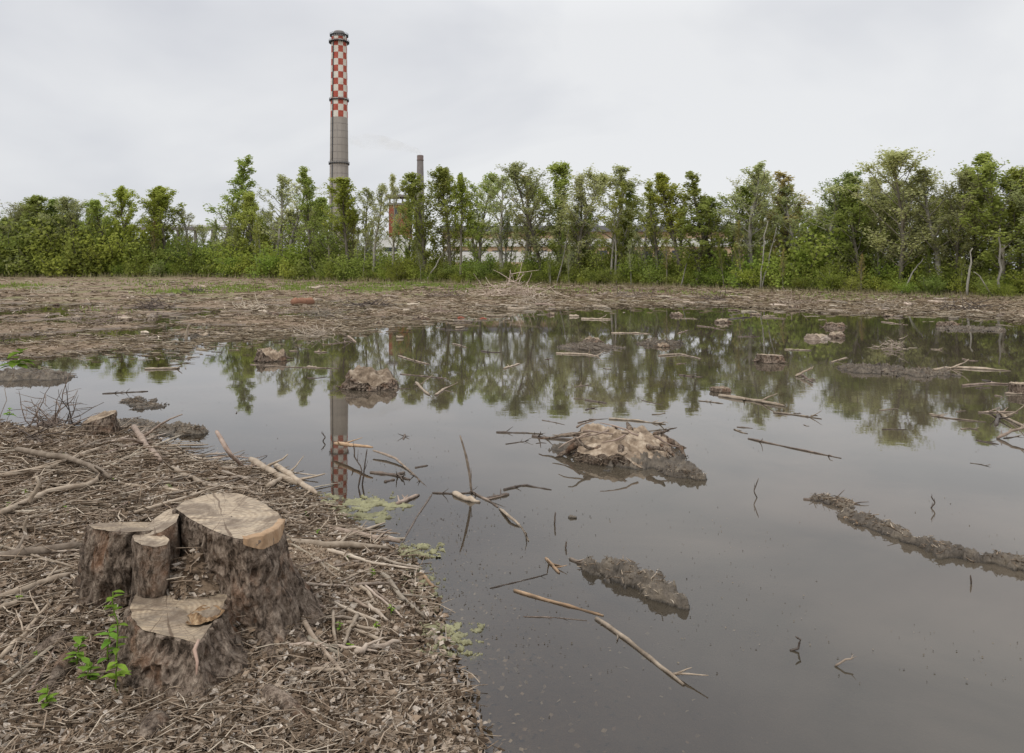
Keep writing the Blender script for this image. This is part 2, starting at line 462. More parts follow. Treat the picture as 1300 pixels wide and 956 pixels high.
def barkmat(name, dark, mid, light, red):
    m, nt, b = newmat(name)
    l = nt.links.new
    t = N(nt, 'ShaderNodeTexCoord')
    wn_ = N(nt, 'ShaderNodeTexNoise', ins={'Scale': 6, 'Detail': 4}); l(t.outputs['Object'], wn_.inputs['Vector'])
    wm = N(nt, 'ShaderNodeVectorMath', operation='MULTIPLY_ADD', ins={1: (.06, .06, .06)}); l(wn_.outputs['Color'], wm.inputs[0]); l(t.outputs['Object'], wm.inputs[2])
    mp = N(nt, 'ShaderNodeMapping', ins={'Scale': (1, 1, .45)}); l(wm.outputs[0], mp.inputs[0])
    f = N(nt, 'ShaderNodeTexNoise', ins={'Scale': 30, 'Detail': 5, 'Roughness': .68}); l(mp.outputs[0], f.inputs['Vector'])
    v = N(nt, 'ShaderNodeTexVoronoi', feature='DISTANCE_TO_EDGE', ins={'Scale': 48}); l(mp.outputs[0], v.inputs['Vector'])
    vm = N(nt, 'ShaderNodeMapRange', ins={1: 0, 2: .28}); l(v.outputs['Distance'], vm.inputs[0])
    mxf = N(nt, 'ShaderNodeMix', data_type='FLOAT', ins={0: .07}); l(f.outputs[0], mxf.inputs[2]); l(vm.outputs[0], mxf.inputs[3])
    r = N(nt, 'ShaderNodeValToRGB')
    e = r.color_ramp.elements
    e[0].position = .38; e[0].color = (*dark, 1); e[1].position = .64; e[1].color = (*light, 1)
    q = e.new(.48); q.color = (*mid, 1)
    l(mxf.outputs[0], r.inputs[0])
    p = N(nt, 'ShaderNodeTexNoise', ins={'Scale': 5.5, 'Detail': 6, 'Roughness': .65}); l(t.outputs['Object'], p.inputs['Vector'])
    pm = N(nt, 'ShaderNodeMapRange', ins={1: .54, 2: .68, 3: 0, 4: .5}); l(p.outputs[0], pm.inputs[0])
    c = N(nt, 'ShaderNodeMix', data_type='RGBA', ins={7: (*red, 1)}); l(pm.outputs[0], c.inputs[0]); l(r.outputs[0], c.inputs[6])
    p2 = N(nt, 'ShaderNodeTexNoise', ins={'Scale': 3.1, 'Detail': 5}); l(t.outputs['Object'], p2.inputs['Vector'])
    m2 = N(nt, 'ShaderNodeMapRange', ins={1: .35, 2: .65, 3: .75, 4: 1.3}); l(p2.outputs[0], m2.inputs[0])
    sc = N(nt, 'ShaderNodeVectorMath', operation='SCALE'); l(c.outputs[2], sc.inputs[0]); l(m2.outputs[0], sc.inputs['Scale'])
    l(sc.outputs[0], b.inputs['Base Color'])
    b.inputs['Roughness'].default_value = .95
    b.inputs['Specular IOR Level'].default_value = .15
    bp = N(nt, 'ShaderNodeBump', ins={'Strength': 1.0, 'Distance': .045}); l(mxf.outputs[0], bp.inputs['Height']); l(bp.outputs[0], b.inputs['Normal'])
    return m
STUMPB = barkmat('stump_bark', (.05, .037, .027), (.16, .12, .09), (.30, .24, .185), (.23, .12, .065))

def islandmat(name, cols, rough=.9, spec=.15):
    m, nt, b = newmat(name)
    l = nt.links.new
    g = N(nt, 'ShaderNodeNewGeometry')
    r = N(nt, 'ShaderNodeValToRGB')
    e = r.color_ramp.elements
    e[0].position = 0; e[0].color = (*cols[0], 1); e[1].position = 1; e[1].color = (*cols[-1], 1)
    for i, c in enumerate(cols[1:-1]):
        q = e.new((i+1)/(len(cols)-1)); q.color = (*c, 1)
    l(g.outputs['Random Per Island'], r.inputs[0])
    n = N(nt, 'ShaderNodeTexNoise', ins={'Scale': 40, 'Detail': 4}); l(g.outputs['Position'], n.inputs['Vector'])
    mr = N(nt, 'ShaderNodeMapRange', ins={1: .3, 2: .7, 3: .7, 4: 1.25}); l(n.outputs[0], mr.inputs[0])
    vm = N(nt, 'ShaderNodeVectorMath', operation='SCALE'); l(r.outputs[0], vm.inputs[0]); l(mr.outputs[0], vm.inputs['Scale'])
    l(vm.outputs[0], b.inputs['Base Color'])
    b.inputs['Roughness'].default_value = rough
    b.inputs['Specular IOR Level'].default_value = spec
    return m
LITTER = islandmat('leaf_litter', [(.06, .042, .028), (.15, .105, .07), (.22, .16, .11), (.28, .215, .155), (.37, .305, .24), (.52, .46, .39)])
CHIPS2 = islandmat('wood_chip_litter', [(.07, .05, .033), (.165, .12, .08), (.25, .185, .13), (.36, .285, .21), (.53, .45, .35)])
CHIPSF = islandmat('far_debris', [(.09, .068, .042), (.20, .152, .10), (.30, .235, .155), (.42, .34, .24), (.60, .52, .41)])
CUTOLD = noisemat('old_cut_wood', [(.085, .06, .04), (.22, .165, .115), (.42, .345, .26)], scale=9, rough=.9, bump=.8, bscale=40, rand=.15)

# cut wood: growth rings round the object's origin, saw marks, grey weathering
def cutmat(name, base, dark, grey, ring=90):
    m, nt, b = newmat(name)
    l = nt.links.new
    t = N(nt, 'ShaderNodeTexCoord')
    ns = N(nt, 'ShaderNodeTexNoise', ins={'Scale': 7, 'Detail': 4}); l(t.outputs['Object'], ns.inputs['Vector'])
    sb = N(nt, 'ShaderNodeVectorMath', operation='MULTIPLY_ADD', ins={1: (.05, .05, 0)}); l(ns.outputs['Color'], sb.inputs[0]); l(t.outputs['Object'], sb.inputs[2])
    ml = N(nt, 'ShaderNodeVectorMath', operation='MULTIPLY', ins={1: (1, 1, 0)}); l(sb.outputs[0], ml.inputs[0])
    ln = N(nt, 'ShaderNodeVectorMath', operation='LENGTH'); l(ml.outputs[0], ln.inputs[0])
    s1 = N(nt, 'ShaderNodeMath', operation='MULTIPLY', ins={1: ring*6.28}); l(ln.outputs['Value'], s1.inputs[0])
    s2 = N(nt, 'ShaderNodeMath', operation='SINE'); l(s1.outputs[0], s2.inputs[0])
    s3 = N(nt, 'ShaderNodeMapRange', ins={1: -1, 2: 1, 3: 0, 4: .55}); l(s2.outputs[0], s3.inputs[0])
    c1 = N(nt, 'ShaderNodeMix', data_type='RGBA', ins={6: (*base, 1), 7: (*dark, 1)}); l(s3.outputs[0], c1.inputs[0])
    # saw marks: streaks along one direction
    mp = N(nt, 'ShaderNodeMapping', ins={'Scale': (3, 45, 3), 'Rotation': (0, 0, .5)}); l(t.outputs['Object'], mp.inputs[0])
    sw = N(nt, 'ShaderNodeTexNoise', ins={'Scale': 2, 'Detail': 5, 'Roughness': .6}); l(mp.outputs[0], sw.inputs['Vector'])
    g = N(nt, 'ShaderNodeTexNoise', ins={'Scale': 5.5, 'Detail': 7, 'Roughness': .7}); l(t.outputs['Object'], g.inputs['Vector'])
    av = N(nt, 'ShaderNodeMix', data_type='FLOAT', ins={0: .45}); l(g.outputs[0], av.inputs[2]); l(sw.outputs[0], av.inputs[3])
    gm = N(nt, 'ShaderNodeMapRange', ins={1: .40, 2: .58, 3: 0, 4: .85}); l(av.outputs[0], gm.inputs[0])
    c2 = N(nt, 'ShaderNodeMix', data_type='RGBA', ins={7: (*grey, 1)}); l(gm.outputs[0], c2.inputs[0]); l(c1.outputs[2], c2.inputs[6])
    # dirt specks
    sk = N(nt, 'ShaderNodeTexNoise', ins={'Scale': 60, 'Detail': 3}); l(t.outputs['Object'], sk.inputs['Vector'])
    km = N(nt, 'ShaderNodeMapRange', ins={1: .60, 2: .72, 3: 0, 4: .6}); l(sk.outputs[0], km.inputs[0])
    c3 = N(nt, 'ShaderNodeMix', data_type='RGBA', ins={7: (.12, .09, .06, 1)}); l(km.outputs[0], c3.inputs[0]); l(c2.outputs[2], c3.inputs[6])
    st = N(nt, 'ShaderNodeTexNoise', ins={'Scale': 8, 'Detail': 6, 'Roughness': .7, 'Distortion': .6}); l(t.outputs['Object'], st.inputs['Vector'])
    sm_ = N(nt, 'ShaderNodeMapRange', ins={1: .47, 2: .60, 3: 0, 4: .72}); l(st.outputs[0], sm_.inputs[0])
    c3b = N(nt, 'ShaderNodeMix', data_type='RGBA', ins={7: (.13, .095, .068, 1)}); l(sm_.outputs[0], c3b.inputs[0]); l(c3.outputs[2], c3b.inputs[6])
    c3 = c3b
    nv = N(nt, 'ShaderNodeVectorMath', operation='NORMALIZE'); l(ml.outputs[0], nv.inputs[0])
    cr = N(nt, 'ShaderNodeTexNoise', ins={'Scale': 4.5, 'Detail': 1}); l(nv.outputs[0], cr.inputs['Vector'])
    a1 = N(nt, 'ShaderNodeMath', operation='SUBTRACT', ins={1: .5}); l(cr.outputs[0], a1.inputs[0])
    a2 = N(nt, 'ShaderNodeMath', operation='ABSOLUTE'); l(a1.outputs[0], a2.inputs[0])
    a3 = N(nt, 'ShaderNodeMapRange', ins={1: 0, 2: .010, 3: .75, 4: 0}); l(a2.outputs[0], a3.inputs[0])
    c4 = N(nt, 'ShaderNodeMix', data_type='RGBA', ins={7: (.09, .06, .04, 1)}); l(a3.outputs[0], c4.inputs[0]); l(c3.outputs[2], c4.inputs[6])
    l(c4.outputs[2], b.inputs['Base Color'])
    b.inputs['Roughness'].default_value = .8
    b.inputs['Specular IOR Level'].default_value = .2
    bp = N(nt, 'ShaderNodeBump', ins={'Strength': .6, 'Distance': .006}); l(av.outputs[0], bp.inputs['Height']); l(bp.outputs[0], b.inputs['Normal'])
    return m
CUT = cutmat('cut_wood', (.42, .33, .225), (.23, .165, .105), (.18, .148, .115), 50)
CUTF = cutmat('fresh_cut_wood', (.52, .42, .30), (.30, .22, .145), (.225, .185, .143), 38)
SPLIT = noisemat('split_wood', [(.07, .04, .02), (.22, .135, .07), (.42, .30, .18)], scale=14, stretch=(3, 3, .5), rough=.85, bump=.6, rand=0)

def wetten(m):
    """wood soaks dark where it touches the water"""
    nt = m.node_tree; l = nt.links.new; b = nt.nodes['Principled BSDF']
    src = b.inputs['Base Color'].links[0].from_socket
    g = N(nt, 'ShaderNodeNewGeometry'); sp = N(nt, 'ShaderNodeSeparateXYZ'); l(g.outputs['Position'], sp.inputs[0])
    n = N(nt, 'ShaderNodeTexNoise', ins={'Scale': 9, 'Detail': 4}); l(g.outputs['Position'], n.inputs['Vector'])
    a = N(nt, 'ShaderNodeMath', operation='MULTIPLY_ADD', ins={1: -.03, 2: .015}); l(n.outputs[0], a.inputs[0])
    q = N(nt, 'ShaderNodeMath', operation='ADD'); l(sp.outputs['Z'], q.inputs[0]); l(a.outputs[0], q.inputs[1])
    r = N(nt, 'ShaderNodeMapRange', ins={1: .0, 2: .016, 3: .28, 4: 1.0}); l(q.outputs[0], r.inputs[0])
    v = N(nt, 'ShaderNodeVectorMath', operation='SCALE'); l(src, v.inputs[0]); l(r.outputs[0], v.inputs['Scale'])
    l(v.outputs[0], b.inputs['Base Color'])
for m_ in (STICK, PALE, ORANGE, STUMPB, CUTOLD, MUD): wetten(m_)

# ------------------------------------------------------------------ ground and water
def polar_grid(r0, r1, nr, nf, nb, half=44):
    r = np.geomspace(r0, r1, nr)
    a = np.concatenate([np.linspace(-half, half, nf), np.linspace(half, 360-half, nb+2)[1:-1]])
    a = np.radians(a)
    k = len(a)
    X = np.outer(r, np.sin(a)); Y = np.outer(r, np.cos(a))
    i, j = np.meshgrid(np.arange(nr-1), np.arange(k), indexing='ij')
    jn = (j+1) % k
    Q = np.stack([i*k+j, i*k+jn, (i+1)*k+jn, (i+1)*k+j], -1).reshape(-1, 4)
    return X.ravel(), Y.ravel(), Q, k

X, Y, Q, k = polar_grid(.5, 4500, 520, 460, 90)
Z = terrain(X, Y)
V = np.c_[X, Y, Z]
# close the hole under the camera
V = np.vstack([V, [0, 0, float(Z[:k].mean())]])
g_me_faces = Q
go = put('ground', V, g_me_faces, MATS['ground_soil'], origin=np.zeros(3))
tag(go, kind='structure')
cv = np.vstack([V[:k], V[-1]])
cf = np.array([[j, (j+1) % k, k] for j in range(k)])
co = put('ground', cv, cf, MATS['ground_soil'], origin=np.zeros(3))
tag(co, kind='structure')

X, Y, Q, k = polar_grid(.4, 150, 260, 420, 60)
Zt = terrain(X, Y)
wo = put('pond_water', np.c_[X, Y, np.zeros_like(X)], Q, MATS['pond_water'], origin=np.zeros(3))
at = wo.data.attributes.new('depth', 'FLOAT', 'POINT')
at.data.foreach_set('value', np.clip(-Zt, 0, 2).astype(np.float32))
tag(wo, kind='structure')

# ------------------------------------------------------------------ chimneys
def ring_mesh(prof, k, cx, cy):
    th = np.arange(k)*2*math.pi/k
    V = np.vstack([np.c_[cx+r*np.cos(th), cy+r*np.sin(th), np.full(k, z)] for r, z in prof])
    Fc = [(i*k+j, i*k+(j+1) % k, (i+1)*k+(j+1) % k, (i+1)*k+j) for i in range(len(prof)-1) for j in range(k)]
    return V, Fc

DC = 640.0
cc = WD(430.5, 348, DC)
def chz(py): return CAMH + (348-py)*DC/F
def chr_(py): return np.interp(py, [45, 348], [9.6, 13.2])*DC/F
ch = empty('factory_chimney', (cc[0], cc[1], .8))
tag(ch, 'very tall concrete chimney with a red and white checkered upper third rising behind the trees', 'chimney')
ys = np.linspace(350, 150, 24)
V, Fc = ring_mesh([(chr_(y), chz(y)) for y in ys], 60, cc[0], cc[1])
V[:60, 2] = .8
put('shaft', V, Fc, CONC, ch)
ys = np.concatenate([[149.99], np.arange(142, 50, -8.2), [48]])
k = 60
V, Fc = ring_mesh([(chr_(y)+.02, chz(y)) for y in ys], k, cc[0], cc[1])
mi = []
for i in range(len(ys)-1):
    for j in range(k):
        s = int((j + .5 + 1.6) // 6)          # ten painted fields round the shaft
        mi.append((s+i) % 2)
put('checkered_band', V, Fc, [REDP, WHITEP], ch, smooth=False, midx=mi)
mb = MB()
for a, (y0, y1) in enumerate([(48, 41)]):
    V, Fc = ring_mesh([(chr_(y0)*.80, chz(48.5)), (chr_(y0)*.80, chz(42.5)), (chr_(y0)*.62, chz(40)), (chr_(y0)*.55, chz(40)), (chr_(y0)*.5, chz(44))], 48, cc[0], cc[1])
    mb.add(V, Fc)
mb.build('cap', CONC2, ch)
for (y, w) in [(45.0, 11.6), (53.5, 12.8), (127, 12.3), (207.5, 13.0)]:
    mb = MB()
    ro = w*DC/F
    ri = chr_(y)*.98
    V, Fc = ring_mesh([(ri, chz(y)-.3), (ro, chz(y)-.3), (ro, chz(y)+.1), (ri, chz(y)+.1)], 48, cc[0], cc[1])
    mb.add(V, Fc)
    for hh in (.6, 1.2):
        V, Fc = ring_mesh([(ro-.1, chz(y)+hh), (ro, chz(y)+hh), (ro, chz(y)+hh+.1), (ro-.1, chz(y)+hh+.1)], 48, cc[0], cc[1])
        mb.add(V, Fc)
    for q in range(24):
        t = q*2*math.pi/24
        mb.box((cc[0]+(ro-.05)*math.cos(t), cc[1]+(ro-.05)*math.sin(t), chz(y)+.65), (.12, .12, 1.3), t)
    # brackets
    for q in range(24):
        t = q*2*math.pi/24
        mb.box((cc[0]+(ri+ro)/2*math.cos(t), cc[1]+(ri+ro)/2*math.sin(t), chz(y)-.75), (ro-ri, .2, .9), t)
    mb.build('gallery', STEEL, ch, smooth=False)
mb = MB()
tl = math.radians(-122)
for (ya, yb) in [(346, 210), (205, 129), (125, 56)]:
    P = [(cc[0]+(chr_(y)+.45)*math.cos(tl), cc[1]+(chr_(y)+.45)*math.sin(tl), chz(y)) for y in np.linspace(ya, yb, 6)]
    mb.tube(P, .42, 6)
mb.build('ladder_cage', STEEL, ch)
mb = MB()
for sdeg in range(0, 360, 30):
    t = math.radians(sdeg)
    for (ya, yb) in [(340, 160)]:
        P = [(cc[0]+(chr_(y)+.02)*math.cos(t), cc[1]+(chr_(y)+.02)*math.sin(t), chz(y)) for y in np.linspace(ya, yb, 4)]
        mb.tube(P, .10, 4)
for y in range(338, 155, -9):
    V, Fc = ring_mesh([(chr_(y)+.0, chz(y)-.12), (chr_(y)+.08, chz(y)-.12), (chr_(y)+.08, chz(y)+.12), (chr_(y)+.0, chz(y)+.12)], 48, cc[0], cc[1])
    mb.add(V, Fc)
mb.build('formwork_joint', CONC2, ch)

D2 = 900.0
c2 = WD(533.5, 348, D2)
ch2 = empty('brick_chimney', (c2[0], c2[1], .8))
tag(ch2, 'smaller distant plain chimney, its brown top just above the trees', 'chimney')
def z2(py): return CAMH + (348-py)*D2/F
V, Fc = ring_mesh([(5.4, .8), (4.6, z2(260)), (3.6, z2(204))], 40, c2[0], c2[1])
put('shaft', V, Fc, CONC2, ch2)
V, Fc = ring_mesh([(3.6, z2(204)), (4.1, z2(203.6)), (4.1, z2(203)), (3.6, z2(202.6)), (3.75, z2(197.6)), (3.2, z2(197.2)), (2.9, z2(199))], 40, c2[0], c2[1])
put('rim', V, Fc, noisemat('dark_brick', [(.13, .10, .09), (.18, .14, .125)], scale=.4, rough=.9, bump=0, rand=0), ch2)

# smoke drifting off the smaller chimney
m, nt, b = newmat('smoke')
nt.nodes.remove(b)
t = N(nt, 'ShaderNodeTexCoord')
n = N(nt, 'ShaderNodeTexNoise', ins={'Scale': .035, 'Detail': 3}); nt.links.new(t.outputs['Object'], n.inputs['Vector'])
rr = N(nt, 'ShaderNodeMapRange', ins={1: .35, 2: .7, 3: 0.0, 4: .03}); nt.links.new(n.outputs[0], rr.inputs[0])
vo = N(nt, 'ShaderNodeVolumePrincipled', ins={'Color': (.93, .86, .74, 1)}); nt.links.new(rr.outputs[0], vo.inputs['Density'])
nt.links.new(vo.outputs[0], nt.nodes['Material Output'].inputs['Volume'])
mb = MB()
pp = [(533.5, 196.5), (529, 191), (520, 188), (505, 184), (485, 179), (462, 176), (440, 174)]
P = [WD(a, bb, D2) for a, bb in pp]
for i, p in enumerate(P): p[1] += i*3
mb.tube(P, [2.6, 3.2, 4.2, 6, 8, 10, 5], 14, .25, 5)
sm = mb.build('smoke_plume', m)
tag(sm, 'faint yellowish smoke drifting left from the smaller chimney', 'smoke', kind='stuff')

# ------------------------------------------------------------------ factory buildings
def zof(py, D): return CAMH + (348-py)*D/F
def xof(px, D): return (px-CX)*D/F
def slab(name, mat, px0, px1, y0, y1, D, depth, parent, off=0.0):
    x0, x1 = xof(px0, D), xof(px1, D)
    zb, zt = zof(y1, D), zof(y0, D)
    mb = MB(); mb.box(((x0+x1)/2, D+depth/2-off, (zb+zt)/2), (x1-x0, depth, zt-zb))
    return mb.build(name, mat, parent, smooth=False)

D = 250.0
hall = empty('factory_hall', (xof(770, D), D+15, .8))
tag(hall, 'long low factory hall with tan upper wall, white band and grey roof seen through trees', 'building')
slab('wall', TAN, 562, 985, 294, 345.0, D, 30, hall)
slab('roof', ROOF, 558, 989, 286.5, 293.9, D-1, 33, hall)
slab('white_band', WALLW, 561, 986, 303, 313, D, 1, hall, .5)
for i in range(22):
    a = 568+i*19
    slab('window', GLASS, a, a+13, 318, 330, D, .6, hall, .25)
for i in range(14):
    a = 575+i*30
    slab('roof_vent', ROOF, a, a+5, 284, 286.4, D+8, 2, hall)

D = 205.0
shed = empty('white_shed', (xof(500, D), D+5, .8))
tag(shed, 'white gabled shed in front of the red brick tower', 'building')
x0, x1 = xof(478, D), xof(522, D)
mb = MB()
zt, zm, zb = zof(298, D), zof(305, D), zof(346, D)
xm = xof(508, D)
Vv = []
for yy in (D, D+9):
    Vv += [(x0, yy, zb), (x1, yy, zb), (x1, yy, zm), (xm, yy, zt), (x0, yy, zm)]
mb.add(Vv, [(0, 1, 2, 3, 4), (9, 8, 7, 6, 5), (0, 5, 6, 1), (1, 6, 7, 2), (2, 7, 8, 3), (3, 8, 9, 4), (4, 9, 5, 0)])
mb.build('wall', WALLW, shed, smooth=False)
slab('door', GLASS, 488, 505, 314, 340, D, .4, shed, .2)

D = 150.0
pw = empty('perimeter_wall', (xof(590, D), D, .8))
tag(pw, 'low white concrete panel wall glimpsed between trunks behind the trees', 'wall')
for i in range(13):
    a = 480+i*17.5
    slab('panel', WALLW, a, a+16.8, 319.5, 333, D, .2, pw)
    slab('post', CONC2, a+16.7, a+17.5, 318.5, 345, D-.05, .35, pw)

D = 230.0
tw = empty('brick_tower', (xof(505, D), D+3, .8))
tag(tw, 'red brick tower with an open concrete frame storey and flat slab on top', 'tower')
slab('wall', BRICK, 493.5, 520, 259, 346, D, 6, tw)
for (a, y0, y1) in [(501, 264, 272), (501, 284, 291), (510, 270, 277)]:
    slab('window', GLASS, a, a+4, y0, y1, D, .6, tw, .2)
for a in (494, 502, 510, 518):
    slab('post', CONC2, a, a+1.6, 249.5, 259, D, .5, tw)
    slab('post', CONC2, a, a+1.6, 249.5, 259, D+5.4, .5, tw)
slab('ledge', CONC2, 493, 520.6, 257.5, 260, D-.3, 6.6, tw)
slab('top_slab', CONC2, 489, 523, 247, 249.5, D-1, 8, tw)

D = 230.0
pb = empty('pipe_bridge', (xof(270, D), D, 1.3))
tag(pb, 'long pale pipe bridge on piers crossing behind the tallest slim tree', 'pipe bridge')
slab('deck', CONC2, 150, 400, 288, 292, D, 3, pb)
slab('pipe_run', WALLW, 150, 400, 285.5, 287, D, 1.2, pb)
for a in range(158, 400, 22):
    slab('pier', CONC2, a, a+2, 292, 347, D+.5, 1.5, pb)
for a in range(152, 400, 7):
    slab('railing_post', STEEL, a, a+.5, 285, 288, D-.1, .15, pb)

# ------------------------------------------------------------------ vegetation builders
def leaf_quads(C, size, rng, flat=0.0, aspect=.7):
    n = len(C)
    d = rng.normal(size=(n, 3)); d[:, 2] *= (1-flat)
    d /= np.linalg.norm(d, axis=1)[:, None]
    e = rng.normal(size=(n, 3))
    e = np.cross(d, e); e /= np.linalg.norm(e, axis=1)[:, None]
    s = size*rng.uniform(.6, 1.35, n)[:, None]
    a, b = d*s*.5, e*s*.5*aspect
    V = np.stack([C-a, C+b-a*.1, C+a, C-b-a*.1], 1).reshape(-1, 3)
    Fc = np.arange(4*n).reshape(n, 4)
    return V, Fc

def curve(p0, d0, L, n, bend, rng, up=0.0):
    P = [np.array(p0, float)]; d = np.array(d0, float)
    for i in range(n):
        d = d + rng.normal(size=3)*bend + np.array([0, 0, up])
        d /= np.linalg.norm(d)
        P.append(P[-1]+d*L/n)
    return np.array(P)

def make_tree(seed, h0=.3, wid=1.6, nbr=34, elev=50, prof='oval', nleaf=6000, lsize=.16, sig=.17, stems=1, trunk_r=.11, up=.05, subs=4):
    """a tree 10 m tall: returns trunk MB and crown (V, F)"""
    rng = np.random.default_rng(seed)
    mb = MB()
    clusters = []
    for s in range(stems):
        a = rng.uniform(0, 6.28)
        lean = 0.03 if stems == 1 else .10
        H = 9.6 if s == 0 else rng.uniform(7.5, 9.3)
        T = curve((math.cos(a)*.12*(stems > 1), math.sin(a)*.12*(stems > 1), -.25), (math.cos(a)*lean, math.sin(a)*lean, 1), H+.25, 12, .035, rng, .05)
        R = np.linspace(trunk_r, .015, 13)*(1 if stems == 1 else .75)
        R[0] *= 1.4
        mb.tube(T, R, 7)
        tt = np.linspace(0, 1, 13)
        for i in range(nbr//stems):
            f = h0 + (1-h0)*((i+rng.uniform(0, 1))/(nbr//stems))
            f = min(f, .985)
            p = np.array([np.interp(f, tt, T[:, c]) for c in range(3)])
            g = (f-h0)/(1-h0)
            if prof == 'oval': w = math.sin(math.pi*min(1, .14+.86*g)**.9)**.7
            elif prof == 'cone': w = (1-g)**.75+.08
            elif prof == 'broad': w = (1-g**2.6)**.6*(.55+.45*min(1, g*3))+.05
            else: w = (.5+.7*g)*(1-g**5)+.12
            Lb = max(.22, wid*w*rng.uniform(.65, 1.25)*(1-.35*g))
            az = i*2.4+rng.uniform(-.5, .5)
            el = math.radians(elev+rng.uniform(-12, 12)+g*14)
            d = (math.cos(az)*math.cos(el), math.sin(az)*math.cos(el), math.sin(el))
            Bp = curve(p, d, Lb/max(.45, math.cos(el)), 5, .10, rng, up)
            mb.tube(Bp, np.linspace(.035*(1-g*.6), .008, 6), 4, caps=False)
            for q in np.linspace(.35, 1, 5):
                pp = np.array([np.interp(q*5, range(6), Bp[:, c]) for c in range(3)])
                clusters.append((pp, .7+.5*q))
            for sb in range(subs):
                q = rng.uniform(.25, .95)
                pp = np.array([np.interp(q*5, range(6), Bp[:, c]) for c in range(3)])
                dd = np.array(d)+rng.normal(size=3)*.55; dd /= np.linalg.norm(dd)
                S = curve(pp, dd, Lb*rng.uniform(.25, .55), 3, .15, rng, up)
                mb.tube(S, np.linspace(.015, .005, 4), 3, caps=False)
                for q2 in (1, 2, 3):
                    clusters.append((S[q2], 1.0))
        clusters.append((T[-1], 1)); clusters.append((T[-2], 1.2))
    C = np.array([c[0] for c in clusters]); wgt = np.array([c[1] for c in clusters])
    wgt = wgt*rng.uniform(.2, 1.5, len(wgt))
    idx = rng.choice(len(C), nleaf, p=wgt/wgt.sum())
    q = rng.normal(size=(nleaf, 3)); q /= np.linalg.norm(q, axis=1)[:, None]
    P = C[idx] + q*(rng.random(nleaf)**.5)[:, None]*sig*1.7*np.array([.85, .85, 1.35])
    f = 10.0/np.percentile(P[:, 2], 99.85)
    P[:, 2] *= f
    for v in mb.V: v[:, 2] *= f
    V, Fc = leaf_quads(P, lsize, rng)
    return mb, V, Fc

def proto_tree(kind, seed, leaf, bark=BARK, **kw):
    mb, V, Fc = make_tree(seed, **kw)
    tme = mesh_data('trunk', np.vstack(mb.V), mb.F, bark, True)
    cme = mesh_data('crown', V, Fc, LEAF[leaf], False)
    return tme, cme

PROTO = {
    'bright': [proto_tree('p', s, 'bright', h0=.38, wid=1.3, nbr=32, elev=62, prof='oval', nleaf=6630, lsize=0.113, sig=.12, up=.10) for s in (1, 2)],
    'poplar': [proto_tree('p', s, 'mid', h0=.2, wid=1.5, nbr=36, elev=58, prof='oval', nleaf=7410, lsize=0.113, sig=.13, up=.10) for s in (3, 4, 5)],
    'pale': [proto_tree('p', s, 'grey', h0=.18, wid=1.9, nbr=44, elev=56, prof='oval', nleaf=8190, lsize=0.103, sig=.14, up=.08, subs=5) for s in (6, 7, 18)],
    'sparse': [proto_tree('p', s, 'grey', bark=BARKL, h0=.28, wid=1.2, nbr=28, elev=55, prof='oval', nleaf=3276, lsize=0.099, sig=.11, up=.06) for s in (8, 9, 10)],
    'slim': [proto_tree('p', s, 'mid', h0=.28, wid=1.15, nbr=32, elev=54, prof='cone', nleaf=4056, lsize=0.108, sig=.11, up=.1) for s in (11, 12)],
    'dark': [proto_tree('p', s, 'dark', h0=.16, wid=1.9, nbr=42, elev=52, prof='oval', nleaf=8970, lsize=0.117, sig=.15, up=.08, subs=5) for s in (13, 14)],
    'rusty': [proto_tree('p', s, 'rusty', h0=.3, wid=1.1, nbr=28, elev=56, prof='oval', nleaf=3276, lsize=0.103, sig=.11) for s in (15,)],
    'clump': [proto_tree('p', s, 'mid', bark=BARKL, h0=.3, wid=1.1, nbr=36, elev=58, prof='oval', nleaf=5460, lsize=0.108, sig=.13, stems=3, up=.08) for s in (16, 17)],
}
def make_shrub(seed, n=2600, leaf='shrub'):
    rng = np.random.default_rng(seed)
    mb = MB(); C = []
    for i in range(16):
        a = rng.uniform(0, 6.28); el = rng.uniform(.5, 1.45)
        d = (math.cos(a)*math.cos(el), math.sin(a)*math.cos(el), math.sin(el))
        P = curve((rng.normal()*.15, rng.normal()*.15, -.1), d, rng.uniform(1.1, 2.1), 6, .16, rng, .03)
        mb.tube(P, np.linspace(.03, .006, 7), 4, caps=False)
        for q in range(1, 7): C.append(P[q])
        for s in range(4):
            S = curve(P[rng.integers(2, 6)], np.array(d)+rng.normal(size=3)*.7, rng.uniform(.4, .8), 3, .2, rng)
            mb.tube(S, np.linspace(.012, .004, 4), 3, caps=False)
            C += [S[1], S[2], S[3]]
    C = np.array(C); C = C[C[:, 2] > .12]
    P = C[rng.integers(0, len(C), n)] + rng.normal(size=(n, 3))*.15
    P[:, 2] = np.maximum(P[:, 2], .03)
    V, Fc = leaf_quads(P, .11, rng)
    return (mesh_data('stems', np.vstack(mb.V), mb.F, BARK, True), mesh_data('foliage', V, Fc, LEAF[leaf], False))
SHRUB = [make_shrub(s, n, lf) for s, n, lf in ((31, 3600, 'shrub'), (32, 3000, 'shrub'), (33, 2600, 'mid'), (34, 1800, 'grey'), (35, 3200, 'dark'))]

def place(name, meshes, partnames, loc, rz, sc, label, cat, group=None, tilt=0):
    r = empty(name, loc)
    r.rotation_euler = (tilt, tilt*.5, rz); r.scale = sc
    tag(r, label, cat, group)
    for me, pn in zip(meshes, partnames):
        c = bpy.data.objects.new(pn, me); COL.objects.link(c); c.parent = r
    return r

